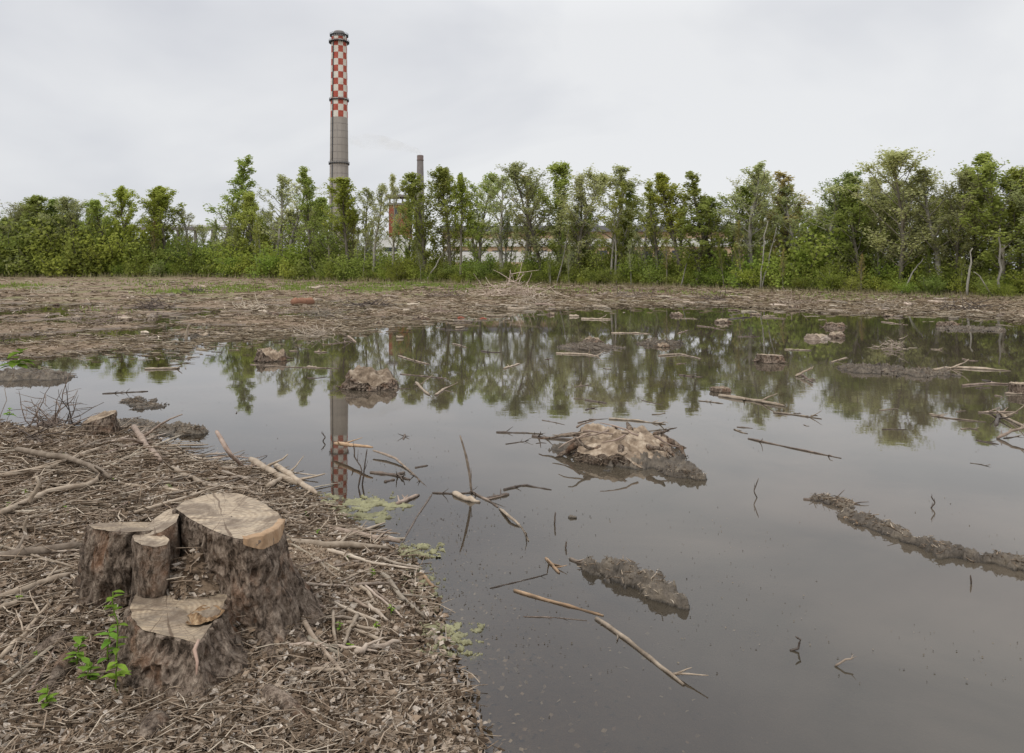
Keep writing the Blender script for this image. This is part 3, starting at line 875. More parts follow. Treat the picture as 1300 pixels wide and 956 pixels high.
# (pixel x, top y, kind, width factor, metres behind the edge, label)
TREES = [
    (-30, 252, 'dark', 1.5, 3, 'dark bushy tree cut by the left edge of the picture'),
    (12, 250, 'pale', 1.2, 2, 'grey green willow at the far left end of the treeline'),
    (34, 256, 'pale', 1.0, 5, 'second grey green willow from the left end of the treeline'),
    (62, 249, 'poplar', 1.5, 3, 'fresh green round tree beside the left willows'),
    (86, 253, 'dark', 1.3, 6, 'darker tree between the fresh green round tree and the grey one'),
    (112, 251, 'pale', 1.3, 3, 'broad grey green tree left of the three bright poplars'),
    (133, 254, 'poplar', 1.2, 1, 'green tree touching the leftmost bright poplar'),
    (163, 237, 'bright', 1.2, 2, 'leftmost of the three bright yellow green poplars'),
    (188, 236, 'bright', 1.2, 3, 'middle one of the three bright yellow green poplars'),
    (214, 237, 'bright', 1.5, 2, 'rightmost and widest of the three bright yellow green poplars'),
    (245, 264, 'sparse', 1.2, 4, 'short airy tree between the bright poplars and the tallest slim tree'),
    (281, 195, 'slim', 1.55, 1, 'tallest slim tree on the left, standing alone above the treeline'),
    (306, 248, 'poplar', 1.2, 3, 'low green tree just right of the tallest slim tree'),
    (322, 243, 'poplar', 1.3, 2, 'fresh green tree left of the pale birch pair'),
    (345, 220, 'sparse', 1.5, 1, 'left one of the pale birch pair before the tall chimney'),
    (366, 222, 'sparse', 1.5, 2, 'right one of the pale birch pair before the tall chimney'),
    (397, 213, 'slim', 1.2, 1, 'dark pointed tree just left of the checkered chimney'),
    (418, 250, 'poplar', 1.1, 1, 'low green tree hiding the foot of the checkered chimney'),
    (443, 228, 'bright', 1.2, 0, 'bright green poplar just right of the checkered chimney'),
    (460, 240, 'sparse', 1.1, 2, 'thin pale tree right of the bright poplar by the chimney'),
    (474, 233, 'sparse', 1.1, 1, 'thin grey tree left of the brick tower'),
    (499, 222, 'sparse', .8, 2, 'airy slim tree rising in front of the brick tower'),
    (541, 222, 'poplar', 1.25, 1, 'full green tree standing beneath the smaller chimney'),
    (519, 238, 'poplar', .8, 4, 'low green tree half hiding the right side of the brick tower'),
    (573, 214, 'poplar', 1.2, 2, 'green tree right of the one beneath the smaller chimney'),
    (585, 219, 'bright', .8, 0, 'narrow bright tree in the middle of the treeline'),
    (607, 219, 'poplar', 1.0, 2, 'green airy tree above the far brush pile, left one'),
    (640, 219, 'sparse', 1.3, 1, 'sparse grey tree above the far brush pile'),
    (660, 222, 'rusty', 1.2, 3, 'brownish thin tree right of the sparse grey one'),
    (690, 208, 'pale', 1.1, 1, 'left half of the large rounded pale green pair at the centre'),
    (706, 204, 'poplar', 1.2, 2, 'tallest pointed crown of the central trees'),
    (732, 214, 'pale', 1.1, 1, 'right half of the large rounded pale green pair at the centre'),
    (748, 222, 'sparse', 1.0, 4, 'thin pale tree closing the central clump on its right'),
    (776, 214, 'sparse', 1.7, 4, 'bare topped greyish tree right of the central gap'),
    (779, 232, 'clump', 1.0, 1, 'multi stemmed tree below the bare topped one'),
    (800, 230, 'slim', 1.1, 2, 'dark narrow tree right of the bare topped one'),
    (818, 238, 'sparse', 1.0, 1, 'very thin low tree right of centre'),
    (838, 230, 'slim', 1.1, 2, 'pointed airy tree left of the bright right centre poplar'),
    (866, 219, 'bright', 1.3, 2, 'bright green poplar right of centre'),
    (885, 250, 'poplar', 1.5, 0, 'low round green tree under the bright right centre poplar'),
    (908, 216, 'slim', 1.3, 2, 'dark upright tree right of the bright right centre poplar'),
    (928, 235, 'poplar', 1.1, 1, 'middle green tree behind the leaning thin trunks'),
    (945, 217, 'pale', .9, 3, 'pale round crown between two dark upright trees'),
    (962, 208, 'sparse', 1.4, 1, 'tall airy tree with pale twin stems right of centre'),
    (988, 217, 'rusty', 1.4, 2, 'rusty tinted thin tree with twin stems'),
    (1015, 232, 'sparse', 1.3, 2, 'thin open tree in the gap on the right'),
    (1042, 226, 'sparse', 1.6, 2, 'pale feathery tree left of the dark spreading one'),
    (1076, 218, 'dark', .8, 3, 'dark spreading tree right of the pale feathery one'),
    (1090, 232, 'poplar', 1.1, 1, 'fresh green tree before the dark spreading one'),
    (1122, 222, 'pale', .8, 2, 'left shoulder tree of the big pale green tree'),
    (1143, 192, 'pale', 1.2, 1, 'big pale green tree, the tallest in the right part'),
    (1168, 226, 'pale', .8, 3, 'right shoulder tree of the big pale green tree'),
    (1197, 212, 'sparse', 1.5, 1, 'pale airy tree between the two biggest right hand trees'),
    (1216, 220, 'pale', .9, 2, 'grey green tree beside the pale airy one at right'),
    (1240, 226, 'poplar', 1.0, 3, 'green tree left of the tall right edge tree'),
    (1272, 190, 'poplar', 1.3, 1, 'tall broad tree near the right edge'),
    (1301, 214, 'poplar', 1.1, 3, 'green tree cut by the right edge of the picture'),
    (1335, 215, 'pale', 1.2, 2, 'pale tree just past the right edge'),
]
def edge(u): return float(np.interp(u, ED_U, ED_D)), float(np.interp(u, ED_U, ED_Z))
cnt = {}
for (u, ytop, kind, wf, dd, lab) in TREES:
    D, ze = edge(u); D += dd
    x = xof(u, D); z = tz(x, D)
    h = zof(ytop, D) - z
    i = cnt.get(kind, 0); cnt[kind] = i+1
    pr = PROTO[kind][i % len(PROTO[kind])]
    s = h/10.0
    rr = random.uniform(0, 6.28)
    nm = {'pale': 'willow_tree', 'sparse': 'birch_tree', 'slim': 'poplar_tree', 'bright': 'poplar_tree', 'poplar': 'poplar_tree'}.get(kind, 'broadleaf_tree')
    sw = 1.78*wf*(.55*s+.45)*(1.0 if D < 80 else 1.08)
    if abs(u) > 1320 or u < 0: pass
    place(nm, pr, ('trunk', 'crown'), (x, D, z), rr, (sw, sw, s), lab, 'tree', 'trees of the treeline beyond the pond')

# second and third rows that close the wood
kinds = ['poplar', 'sparse', 'dark', 'slim', 'clump', 'pale', 'pale', 'bright']
rng = np.random.default_rng(5)
TOPU = [-200, 0, 140, 180, 235, 262, 300, 330, 390, 440, 480, 520, 560, 620, 700, 750, 790, 850, 900, 960, 1040, 1100, 1200, 1300, 1500]
TOPY = [262, 268, 270, 288, 286, 290, 280, 262, 262, 262, 285, 282, 262, 258, 250, 256, 268, 262, 252, 250, 256, 250, 246, 246, 246]
for row in range(2):
    u = -60.0
    while u < 1400:
        if row == 1 and 470 < u < 960: u = 960
        if 488 < u < 522: u = 522
        D, ze = edge(u); D += 5+row*6+rng.uniform(-2, 2)
        x = xof(u, D); z = tz(x, D)
        yt = np.interp(u, TOPU, TOPY) + rng.uniform(-6, 14)
        s = max(.2, (zof(yt, D)-z)/10)
        kd = kinds[rng.integers(0, len(kinds))]
        if 470 < u < 960: kd = ['sparse', 'slim', 'clump'][rng.integers(0, 3)]
        if u < 140: kd = ['dark', 'poplar', 'pale'][rng.integers(0, 3)]
        pr = PROTO[kd][rng.integers(0, len(PROTO[kd]))]
        place('young_tree', pr, ('trunk', 'crown'), (x, D, z), rng.uniform(0, 6.28), (s*1.2+.2, s*1.2+.2, s), 'slender young tree filling in behind the front row of the treeline', 'tree', 'young trees behind the front row')
        u += rng.uniform(13, 28)*(1 if u < 200 or u > 960 else (1.6 if u > 540 else 1.3))
# front saplings with visible pale stems
for i in range(34):
    u = rng.uniform(150, 1300); D, ze = edge(u); D += rng.uniform(-1.5, 1.5)
    x = xof(u, D); z = tz(x, D); s = rng.uniform(.32, .75)*D/85
    kd = ['sparse', 'clump', 'slim', 'rusty'][rng.integers(0, 4)]
    pr = PROTO[kd][rng.integers(0, len(PROTO[kd]))]
    place('sapling', pr, ('trunk', 'crown'), (x, D, z), rng.uniform(0, 6.28), (s, s, s), 'thin sapling with a pale stem at the front of the treeline', 'sapling', 'saplings at the front of the treeline', tilt=rng.uniform(-.1, .1))
# undergrowth
u = -60.0
while u < 1390:
    for row in range(3):
        D, ze = edge(u); D += [-.6, 1.5, 3.5][row]+rng.uniform(-.7, .7)
        x = xof(u, D)+rng.uniform(-.8, .8); z = tz(x, D)
        dens = np.interp(u, [0, 140, 200, 480, 560, 900, 1300], [1.5, 1.35, 1.15, .9, .85, 1.2, 1.15])
        s = D/100*dens*rng.uniform(.65, 1.45)*[.85, 1.5, 1.95 if 480 < u < 970 else 2.1][row]*(1 if D > 70 else 1.25)
        sh = SHRUB[rng.choice(5, p=[.32, .25, .2, .06, .17])]
        place('shrub', sh, ('stems', 'foliage'), (x, D, z), rng.uniform(0, 6.28), (s*1.15, s*1.15, s*rng.uniform(.8, 1.15)), 'leafy green shrub in the undergrowth at the foot of the treeline', 'shrub', 'undergrowth shrubs along the treeline')
    D, _ = edge(u)
    u += 1000*2.5/D*.62

# leaning and fallen pale trunks at the front of the wood
def pole(pts, r, mat, name, label, cat, dd=0, group=None):
    mb = MB()
    P = []
    for (a, bb) in pts:
        D, _ = edge(pts[0][0]); P.append(WD(a, bb, D-1.2+dd))
    P = np.array(P); P[0, 2] = tz(P[0, 0], P[0, 1])-.1
    Pn = np.array([[np.interp(t, np.linspace(0, 1, len(P)), P[:, c]) for c in range(3)] for t in np.linspace(0, 1, 9)])
    Pn[1:-1] += np.random.default_rng(int(pts[0][0])).normal(size=(7, 3))*r*.6
    mb.tube(Pn, np.linspace(r, r*.45, 9), 7, .2)
    o = mb.build(name, mat, origin=P[0])
    tag(o, label, cat, group)
    return o
pole([(541, 350), (556, 330), (569, 316)], .10, BARKL, 'leaning_tree', 'pale bare trunk leaning right in front of the centre left trees', 'trunk')
pole([(398, 346), (403, 349), (395, 337)], .09, BARKL, 'fallen_tree', 'short pale fallen trunk at the foot of the treeline below the checkered chimney', 'trunk')
pole([(1142, 368), (1160, 345), (1172, 328)], .07, BARKL, 'leaning_tree', 'pale bare trunk leaning right at the right hand wood edge', 'trunk')
pole([(1262, 374), (1245, 352), (1236, 345)], .05, BARKL, 'leaning_tree', 'thin bare trunk leaning left near the right edge', 'trunk')
pole([(965, 372), (968, 320), (975, 280)], .07, BARKL, 'bare_tree', 'left of two pale upright stems rising from one foot right of centre', 'trunk')
pole([(967, 372), (977, 325), (986, 288)], .07, BARKL, 'bare_tree', 'right of two pale upright stems rising from one foot right of centre', 'trunk')
pole([(1228, 378), (1232, 340), (1235, 315)], .09, BARKL, 'bare_tree', 'pale thick stem standing at the right hand wood edge', 'trunk')
pole([(1268, 376), (1271, 330), (1270, 290)], .09, BARKL, 'bare_tree', 'tall pale crooked stem under the tall broad right tree', 'trunk')
pole([(460, 353), (464, 320), (468, 290)], .09, BARKL, 'bare_tree', 'thin whitish stem left of the brick tower', 'trunk')
pole([(864, 360), (872, 335), (876, 322)], .07, BARKL, 'bare_tree', 'short pale stem under the bright right centre poplar', 'trunk')
pole([(706, 352), (716, 325), (722, 290)], .07, BARKL, 'bare_tree', 'pale stem in front of the central trees', 'trunk')

# ------------------------------------------------------------------ stumps
def resample_outline(pts, z, c):
    P = np.array([W(a, bb, z)[:2] for a, bb in pts]) - c
    n = len(P)
    Q = np.vstack([P, P[:1]])
    dense = []
    for i in range(n):
        for t in np.linspace(0, 1, 12, endpoint=False):
            dense.append(Q[i]*(1-t)+Q[i+1]*t)
    dense = np.array(dense)
    th = np.arctan2(dense[:, 1], dense[:, 0]); r = np.hypot(dense[:, 0], dense[:, 1])
    o = np.argsort(th); th, r = th[o], r[o]
    def f(t):
        t = (t+math.pi) % (2*math.pi)-math.pi
        return np.interp(t, np.r_[th-2*math.pi, th, th+2*math.pi], np.r_[r, r, r])
    return f

def stem_mesh(c, ztop, Rf, zb, cb, rb, tilt=(0, 0), k=330, nz=120, seed=0, ridge=.02, power=1.8, butt=.22, step=None, dips=(), nb=5, caprough=.003):
    """returns bark (V,F) and cap (V,F); c = top centre, cb = base centre, rb = mean base radius"""
    th = np.arange(k)*2*math.pi/k
    rt = Rf(th)
    rt = rt*(1+.02*vnoise(np.cos(th)*6, np.sin(th)*6, 0, seed+5))
    def zp(x, y):
        z = ztop + tilt[0]*(x-c[0]) + tilt[1]*(y-c[1])
        if step is not None: z = z + step(x, y)
        return z
    bn = vnoise(np.cos(th)*nb/3.0, np.sin(th)*nb/3.0, 0, seed)
    rbv = rb*(1+butt*bn+.08*vnoise(np.cos(th)*6, np.sin(th)*6, 0, seed+1))
    V = []
    for i in range(nz+1):
        t = i/nz
        s = t**.75
        fl = (1-s)**power
        cx = c[0]*(1-fl)+cb[0]*fl; cy = c[1]*(1-fl)+cb[1]*fl
        R = rt*(1-fl)+rbv*fl
        x = cx+R*np.cos(th); y = cy+R*np.sin(th)
        z = zb+(zp(cx+rt*np.cos(th), cy+rt*np.sin(th))-zb)*t
        rr = np.hypot(x-cx, y-cy)
        a = fbm(x*24, y*24, z*11+0.0, seed+3, 3, .42)
        rd = 1-np.abs(a)*2.0
        lump = fbm(x*9, y*9, z*7, seed+8, 3)
        low = 1-s
        dsp = (ridge*rd*(1-.5*low) + lump*(ridge*.6+.034*low)) * min(1, (1-t)*nz/2.0 + .15)
        V.append(np.c_[cx+(R+dsp)*np.cos(th), cy+(R+dsp)*np.sin(th), z + lump*.01*low])
    V = np.vstack(V)
    i, j = np.meshgrid(np.arange(nz), np.arange(k), indexing='ij')
    jn = (j+1) % k
    Fb = np.stack([i*k+j, i*k+jn, (i+1)*k+jn, (i+1)*k+j], -1).reshape(-1, 4)
    rim = V[-k:]
    nr = 26
    C = []
    for q in range(nr+1):
        f = 1-q/nr*.985
        x = c[0]+(rim[:, 0]-c[0])*f*.995; y = c[1]+(rim[:, 1]-c[1])*f*.995
        z = zp(x, y)+caprough*fbm(x*25, y*25, 0, seed+9, 3)
        for (dx, dy, sg, am) in dips:
            z = z-am*np.exp(-(((x-dx)/sg)**2+((y-dy)/sg)**2))
        if q == 0: z = rim[:, 2]+.001
        C.append(np.c_[x, y, z])
    C = np.vstack(C)
    i, j = np.meshgrid(np.arange(nr), np.arange(k), indexing='ij'); jn = (j+1) % k
    Fcap = np.stack([i*k+j, i*k+jn, (i+1)*k+jn, (i+1)*k+j], -1).reshape(-1, 4)
    return V, Fb, C, Fcap

def centre_of(pts, z):
    P = np.array([W(a, bb, z)[:2] for a, bb in pts]); return P.mean(0)

def poly_stem(parent, pts, z, base, rb, cut, **kw):
    c = centre_of(pts, z)
    Rf = resample_outline(pts, z, c)
    V, Fb, C, Fcap = stem_mesh(c, z, Rf, kw.pop('zb', -.02), base, rb, **kw)
    st = put('stem', V, Fb, STUMPB, parent)
    cp = bpy.data.objects.new('cut_face', mesh_data('cut_face', C-np.array([c[0], c[1], z]), Fcap, cut, True))
    COL.objects.link(cp); cp.parent = st
    cp.location = np.array([c[0], c[1], z])-np.array(st['_o'])
    return st, c

cl = W(235, 800, .0)
big = empty('coppiced_stump', (cl[0], cl[1], tz(cl[0], cl[1])))
tag(big, 'large weathered stump of four sawn stems sharing one root on the near bank', 'tree stump')
# broad stem at right, with a step where the hinge wood tore
ptsB = [(222, 648), (236, 639), (262, 631), (300, 629), (330, 638), (352, 650), (357, 658), (350, 668), (332, 677), (312, 682), (296, 680), (278, 675), (258, 667), (238, 658)]
cB = centre_of(ptsB, .60)
eB = W(336, 684, .60)
def stepB(x, y):
    # the torn front right edge sits lower
    nx, ny = .50, -.866
    d = (x-eB[0]+.02)*nx+(y-eB[1]-.06)*ny
    return -.055*np.clip(d/.03, 0, 1)
bb = W(322, 812, .02)
poly_stem(big, ptsB, .60, (bb[0]-.0, bb[1]+.14), .42, CUTF, tilt=(-.02, .03), seed=41, power=1.7, ridge=.019, dips=[(W(280, 652, .6)[0], W(280, 652, .6)[1], .03, .006)])
# left stem, sawn level, its top seen almost edge on
ptsA = [(112, 664), (125, 660), (150, 657), (185, 657), (205, 660), (214, 664), (208, 672), (190, 680), (165, 684), (140, 682), (120, 676)]
ba = W(122, 812, .02)
poly_stem(big, ptsA, .55, (ba[0]+.02, ba[1]+.26), .40, CUT, tilt=(.0, -.17), seed=52, power=1.6, ridge=.019)
# wedge behind the post
ptsA2 = [(178, 668), (196, 655), (212, 648), (224, 648), (228, 656), (224, 668), (205, 676), (188, 676)]
b2 = W(215, 760, .05)
poly_stem(big, ptsA2, .575, (b2[0], b2[1]), .17, CUTF, tilt=(.28, .1), seed=63, k=110, nz=50, power=1.8, ridge=.009, butt=.1)
# small post
ptsC = [(168, 682), (174, 676), (190, 673), (206, 677), (215, 684), (212, 690), (196, 694), (180, 692), (171, 688)]
b3 = W(192, 782, .10)
poly_stem(big, ptsC, .56, (b3[0], b3[1]+.02), .105, CUTF, tilt=(-.05, .0), seed=74, k=110, nz=60, power=3.0, ridge=.006, butt=.15, zb=.05)
# front heart shaped stem
ptsD = [(166, 783), (166, 770), (173, 757), (188, 748), (204, 746), (213, 752), (219, 762), (228, 764), (240, 757), (262, 752), (288, 754), (284, 768), (272, 782), (266, 792), (252, 811), (232, 806), (205, 802), (184, 799)]
b4 = W(246, 905, .02)
dd_ = [(*W(258, 782, .33)[:2], .035, .05), (*W(240, 772, .33)[:2], .02, .02)]
_, cD = poly_stem(big, ptsD, .33, (b4[0]-.015, b4[1]+.05), .41, CUT, tilt=(-.03, .05), seed=85, power=1.35, ridge=.019, dips=dd_, caprough=.004)
# torn splinters and the rotten heart of the front stem
mb = MB()
rs = np.random.default_rng(3)
pc = W(258, 780, .33)
gx, gy = np.meshgrid(np.linspace(-.075, .075, 60), np.linspace(-.09, .09, 60))
ang = np.arctan2(gy, gx); rr_ = np.hypot(gx/.062, gy/.078)
lim = 1+.28*vnoise(np.cos(ang)*2, np.sin(ang)*2, 0, 5)
hz = .337-.035+.045*fbm(gx*28, gy*16, 0, 6, 4)*np.clip(1.1-rr_, 0, 1)+.03*np.clip(rr_-.3, 0, 1)
q0 = np.array([[i*60+j, i*60+j+1, (i+1)*60+j+1, (i+1)*60+j] for i in range(59) for j in range(59) if rr_[i, j] < lim[i, j]])
Vh = np.c_[(pc[0]+gx).ravel(), (pc[1]+gy).ravel(), hz.ravel()]
us_, inv_ = np.unique(q0, return_inverse=True)
put('rotten_heart', Vh[us_], inv_.reshape(-1, 4), SPLIT, big)
RfB = resample_outline(ptsB, .60, cB)
a0_, a1_ = [math.atan2(*(W(a, b_, .6)[:2]-cB)[::-1]) for a, b_ in ((308, 682), (358, 659))]
tB = np.linspace(a0_, a1_, 60)
Vh = []
for q in range(14):
    f = q/13.0
    zz = .602-.066*f*np.clip(np.sin(np.linspace(.35, 2.9, 60))*1.15, .25, 1)
    rr_ = RfB(tB)*1.0+.020+.004*fbm(tB*30, zz*20, 0, 4, 3)-(.030 if q == 0 else 0)
    Vh.append(np.c_[cB[0]+rr_*np.cos(tB), cB[1]+rr_*np.sin(tB), zz])
put('torn_hinge', np.vstack(Vh), [(i*60+j, i*60+j+1, (i+1)*60+j+1, (i+1)*60+j) for i in range(13) for j in range(59)], ORANGE, big)
# pale frost crack running down the front stem
mb = MB()
P = [WD(250+rs.normal()*1.2, y, D) for y, D in ((812, 2.955), (825, 2.93), (840, 2.90), (857, 2.865))]
mb.tube(P, [.006, .008, .006, .003], 6, .3)
mb.build('bark_seam', noisemat('pale_seam', [(.30, .19, .14), (.45, .33, .26)], scale=20, rand=0), big)

# surface roots spreading from the collar
mb = MB()
for (a0, y0, a1, y1, r) in [(372, 800, 402, 838, .03), (80, 812, 20, 850, .045), (90, 840, 40, 905, .04), (340, 880, 400, 930, .05), (330, 800, 352, 850, .04), (200, 920, 170, 955, .05)]:
    A = G(a0, y0); B_ = G(a1, y1)
    P = [A*(1-t)+B_*t+np.array([0, 0, .02*math.sin(t*3)-.03*t]) for t in np.linspace(0, 1, 7)]
    mb = MB(); mb.tube(P, np.linspace(r, r*.35, 7), 10, .35, 4)
    mb.build('surface_root', STUMPB, big)

def simple_stump(name, pxc, pyc, wpx, hpx, label, seed, cut=CUTOLD, land=False, flare=1.55, tilt=(0, 0), rough=.02, group=None, mat=None, squash=.85, z_off=0, crooked=.0):
    c = G(pxc, pyc) if land else W(pxc, pyc, 0)
    D = c[1]
    r = wpx/2*D/F/flare
    h = hpx*D/F*((.72 if D < 16 else .5) if not land else (.85 if D < 16 else .6))
    if D > 16: flare = max(flare, 1.7); rough = max(rough, .04); crooked = max(crooked, .05)
    c = c+np.array([0, r*squash*.8, 0])
    zb = c[2]-.08
    rs = np.random.default_rng(seed)
    e = empty(name, (c[0], c[1], c[2]))
    tag(e, label, 'tree stump', group)
    Rf = lambda th: r*(1+.16*vnoise(np.cos(th)*1.7, np.sin(th)*1.7, 0, seed)+.05*vnoise(np.cos(th)*5, np.sin(th)*5, 0, seed))*np.sqrt(np.cos(th)**2+(squash*np.sin(th))**2)
    k = 130 if D < 16 else 40
    st = (lambda x, y: crooked*fbm((x-c[0])/r*1.5, (y-c[1])/r*1.5, 0, seed+2, 4)) if crooked else None
    V, Fb, C, Fc = stem_mesh(c[:2], c[2]+h, Rf, zb, c[:2], r*flare, tilt=tilt, k=k, nz=44 if D < 16 else 16, seed=seed, ridge=rough, power=1.6, butt=.3, step=st, caprough=.012)
    sb = put('bark', V, Fb, mat or STUMPB, e)
    cp = bpy.data.objects.new('cut_face', mesh_data('cut_face', C-np.array([c[0], c[1], c[2]+h]), Fc, cut, True))
    COL.objects.link(cp); cp.parent = e; cp.location = (0, 0, h)
    if not group and D < 30:
        for i in range(6 if D < 16 else 4):
            a = i*6.283/(6 if D < 16 else 4)+rs.uniform(-.5, .5)
            d = np.array([math.cos(a), math.sin(a)*.8, 0])
            p0 = c+d*r*.8+np.array([0, 0, h*rs.uniform(.15, .4)])
            P = curve(p0, d+np.array([0, 0, -.25]), r*rs.uniform(.7, 1.3), 6, .22, rs)
            mb = MB(); mb.tube(P, np.linspace(r*.13, r*.035, 7), 7, .3, i)
            mb.build('root', mat or STUMPB, e)
    return e

simple_stump('tree_stump', 121, 553, 62, 26, 'small slanted stump among sticks on the near bank beside the water, under bare twigs', 101, land=True, tilt=(.25, .2))
simple_stump('tree_stump', 468, 495, 80, 22, 'ragged root heavy stump in the water just right of the chimney reflection', 102, flare=1.45, tilt=(-.15, .25), rough=.045, crooked=.075)
simple_stump('tree_stump', 341, 459, 48, 15, 'low brown stump standing in the water left of the chimney reflection', 103, rough=.03, flare=1.4, tilt=(-.15, .1), crooked=.09)
simple_stump('tree_stump', 981, 461, 38, 13, 'round pale topped stump in the water right of centre', 104, cut=CUTF, rough=.02, flare=1.2, tilt=(-.05, -.05))
simple_stump('tree_stump', 753, 436, 30, 10, 'small stump ringed with twigs in the middle of the pond', 105, rough=.03, crooked=.04)
simple_stump('tree_stump', 916, 498, 34, 7, 'low flat stump behind the long pale floating pole', 106, rough=.02)
simple_stump('tree_stump', 1300, 500, 26, 17, 'round sawn stump at the right edge of the picture', 107, cut=CUTF, flare=1.15)
simple_stump('tree_stump', 1040, 431, 38, 10, 'pale split stump at the front of the stump group far right of centre', 108, cut=CUTF, rough=.04, crooked=.05, mat=CHIPS)
simple_stump('tree_stump', 1064, 429, 28, 10, 'stump leaning against the pale split one far right of centre', 109, cut=CUTF)
simple_stump('tree_stump', 1062, 416, 32, 11, 'rearmost stump of the group far right of centre', 110, rough=.04)
simple_stump('tree_stump', 859, 401, 20, 7, 'flat square looking stump by the far waterline', 111, cut=CUTF)
simple_stump('tree_stump', 918, 410, 24, 6, 'low pale stump in the water in front of the far shore debris', 112, cut=CUTF)
simple_stump('tree_stump', 1207, 414, 34, 8, 'wide low stump in the water near the far right shore', 113, rough=.04)
simple_stump('tree_stump', 842, 441, 22, 7, 'tiny broken stump right of the twig ringed one', 114, rough=.04, crooked=.06)
simple_stump('tree_stump', 534, 407, 26, 9, 'reddish brown stump near the tower reflection', 115, rough=.04)
simple_stump('tree_stump', 252, 430, 34, 9, 'dark low stump beside the leaning pale post on the left', 116, rough=.04, mat=MUD)

# big mud mound with a flat rotten stump in the water
def tubes_fast(C, Dv, Lh, R, bend, rng):
    """many three-sided twigs with one kink"""
    n = len(C)
    Dv = Dv/np.linalg.norm(Dv, axis=1)[:, None]
    up = np.array([0, 0, 1.0])
    A = np.cross(Dv, up); A /= np.linalg.norm(A, axis=1)[:, None]+1e-9
    B = np.cross(A, Dv)
    mid = C+(A*rng.normal(size=(n, 1))+B*rng.normal(size=(n, 1)))*bend*Lh[:, None]
    pts = [C-Dv*Lh[:, None], mid, C+Dv*Lh[:, None]]
    rr = [R, R*.9, R*.5]
    V = np.zeros((n, 9, 3))
    for i in range(3):
        for j in range(3):
            t = j*2.094+.5
            V[:, i*3+j] = pts[i]+(A*math.cos(t)+B*math.sin(t))*rr[i][:, None]
    base = np.array([[i*3+j, i*3+(j+1) % 3, (i+1)*3+(j+1) % 3, (i+1)*3+j] for i in range(2) for j in range(3)])
    Fc = (np.arange(n)[:, None, None]*9+base[None]).reshape(-1, 4)
    return V.reshape(-1, 3), Fc

def bits_on(o, n, L_, seed):
    """small twigs and crumbs lying on a mud mound, one uncountable part"""
    me = o.data; nv = len(me.vertices)
    co = np.empty(nv*3, np.float32); me.vertices.foreach_get('co', co); co = co.reshape(-1, 3)
    base = np.array(o['_o'])
    up = co[co[:, 2]+base[2] > .006]
    if len(up) < 10: return
    rg = np.random.default_rng(seed)
    C = up[rg.integers(0, len(up), n)]+np.array([0, 0, .004])
    an = rg.uniform(0, 3.14, n)
    V, Fc = tubes_fast(C, np.c_[np.cos(an), np.sin(an), rg.normal(size=n)*.25], rg.uniform(.2, 1, n)*L_, rg.uniform(.02, .06, n)*L_+.0012, .15, rg)
    d = bpy.data.objects.new('twig_debris', mesh_data('twig_debris', V, Fc, CHIPS2, True)); COL.objects.link(d)
    d.parent = o; d['kind'] = 'stuff'

def mound(name, path, widths, height, label, cat='mud bank', mat=MUD, seed=0, rough=.5, fine=.012, group=None, zoff=.0, aspect=1.0, parent=None):
    P = np.array([W(a, bb, 0)[:2] for a, bb in path])
    wd = np.array(widths)
    x0, y0 = P.min(0)-wd.max()*1.6; x1, y1 = P.max(0)+wd.max()*1.6
    st = max((x1-x0), (y1-y0))/170
    xs = np.arange(x0, x1, st); ys = np.arange(y0, y1, st)
    X, Y = np.meshgrid(xs, ys)
    best = np.full(X.shape, -9.0)
    for i in range(len(P)-1 if len(P) > 1 else 1):
        a, b_ = P[i], P[min(i+1, len(P)-1)]
        e = b_-a; L2 = max((e**2).sum(), 1e-9)
        t = np.clip(((X-a[0])*e[0]+(Y-a[1])*e[1])/L2, 0, 1)
        d = np.hypot(X-a[0]-t*e[0], (Y-a[1]-t*e[1]))
        w = wd[i]*(1-t)+wd[min(i+1, len(wd)-1)]*t
        best = np.maximum(best, 1-d/w)
    n = fbm(X/wd.max()*1.6, Y/wd.max()*1.6, 0, seed, 5, .6)
    h = height*np.clip(best+rough*n*.7, -1, 1.2)
    h = np.where(h < 0, h*.1/height, h)
    h = np.where(h > 0, height*(1-np.exp(-h/height*2.2)), h)+fine*fbm(X*22, Y*22, 0, seed+3, 4, .65)+zoff
    h = np.maximum(h, -.05)
    ny, nx = X.shape
    keep = h > -.049
    i, j = np.meshgrid(np.arange(ny-1), np.arange(nx-1), indexing='ij')
    q = np.stack([i*nx+j, i*nx+j+1, (i+1)*nx+j+1, (i+1)*nx+j], -1).reshape(-1, 4)
    kf = keep.ravel()[q].any(1)
    q = q[kf]
    V = np.c_[X.ravel(), Y.ravel(), h.ravel()]
    us, inv = np.unique(q, return_inverse=True)
    o = put(name, V[us], inv.reshape(-1, 4), mat, parent)
    if parent is None: tag(o, label, cat, group)
    if mat is MUD and parent is None: bits_on(o, 110, P[:, 1].mean()*.006+.01, seed)
    return o

# large stump island
ce = W(790, 580, 0)
isl = empty('stump_island', (ce[0], ce[1], 0))
tag(isl, 'largest stump island in the open water, muddy and flat topped with twigs on it', 'tree stump')
mound('mud_skirt', [(738, 572), (778, 580), (812, 582), (838, 588), (858, 598), (880, 606)], [.22, .30, .32, .24, .10, .08], .085, '', seed=201, parent=isl, rough=.7, fine=.03)
mound('mud_bar', [(846, 601), (866, 603), (886, 607)], [.07, .09, .07], .06, 'pair of dark mud lumps trailing right of the largest stump island', seed=203, rough=.6, fine=.02)
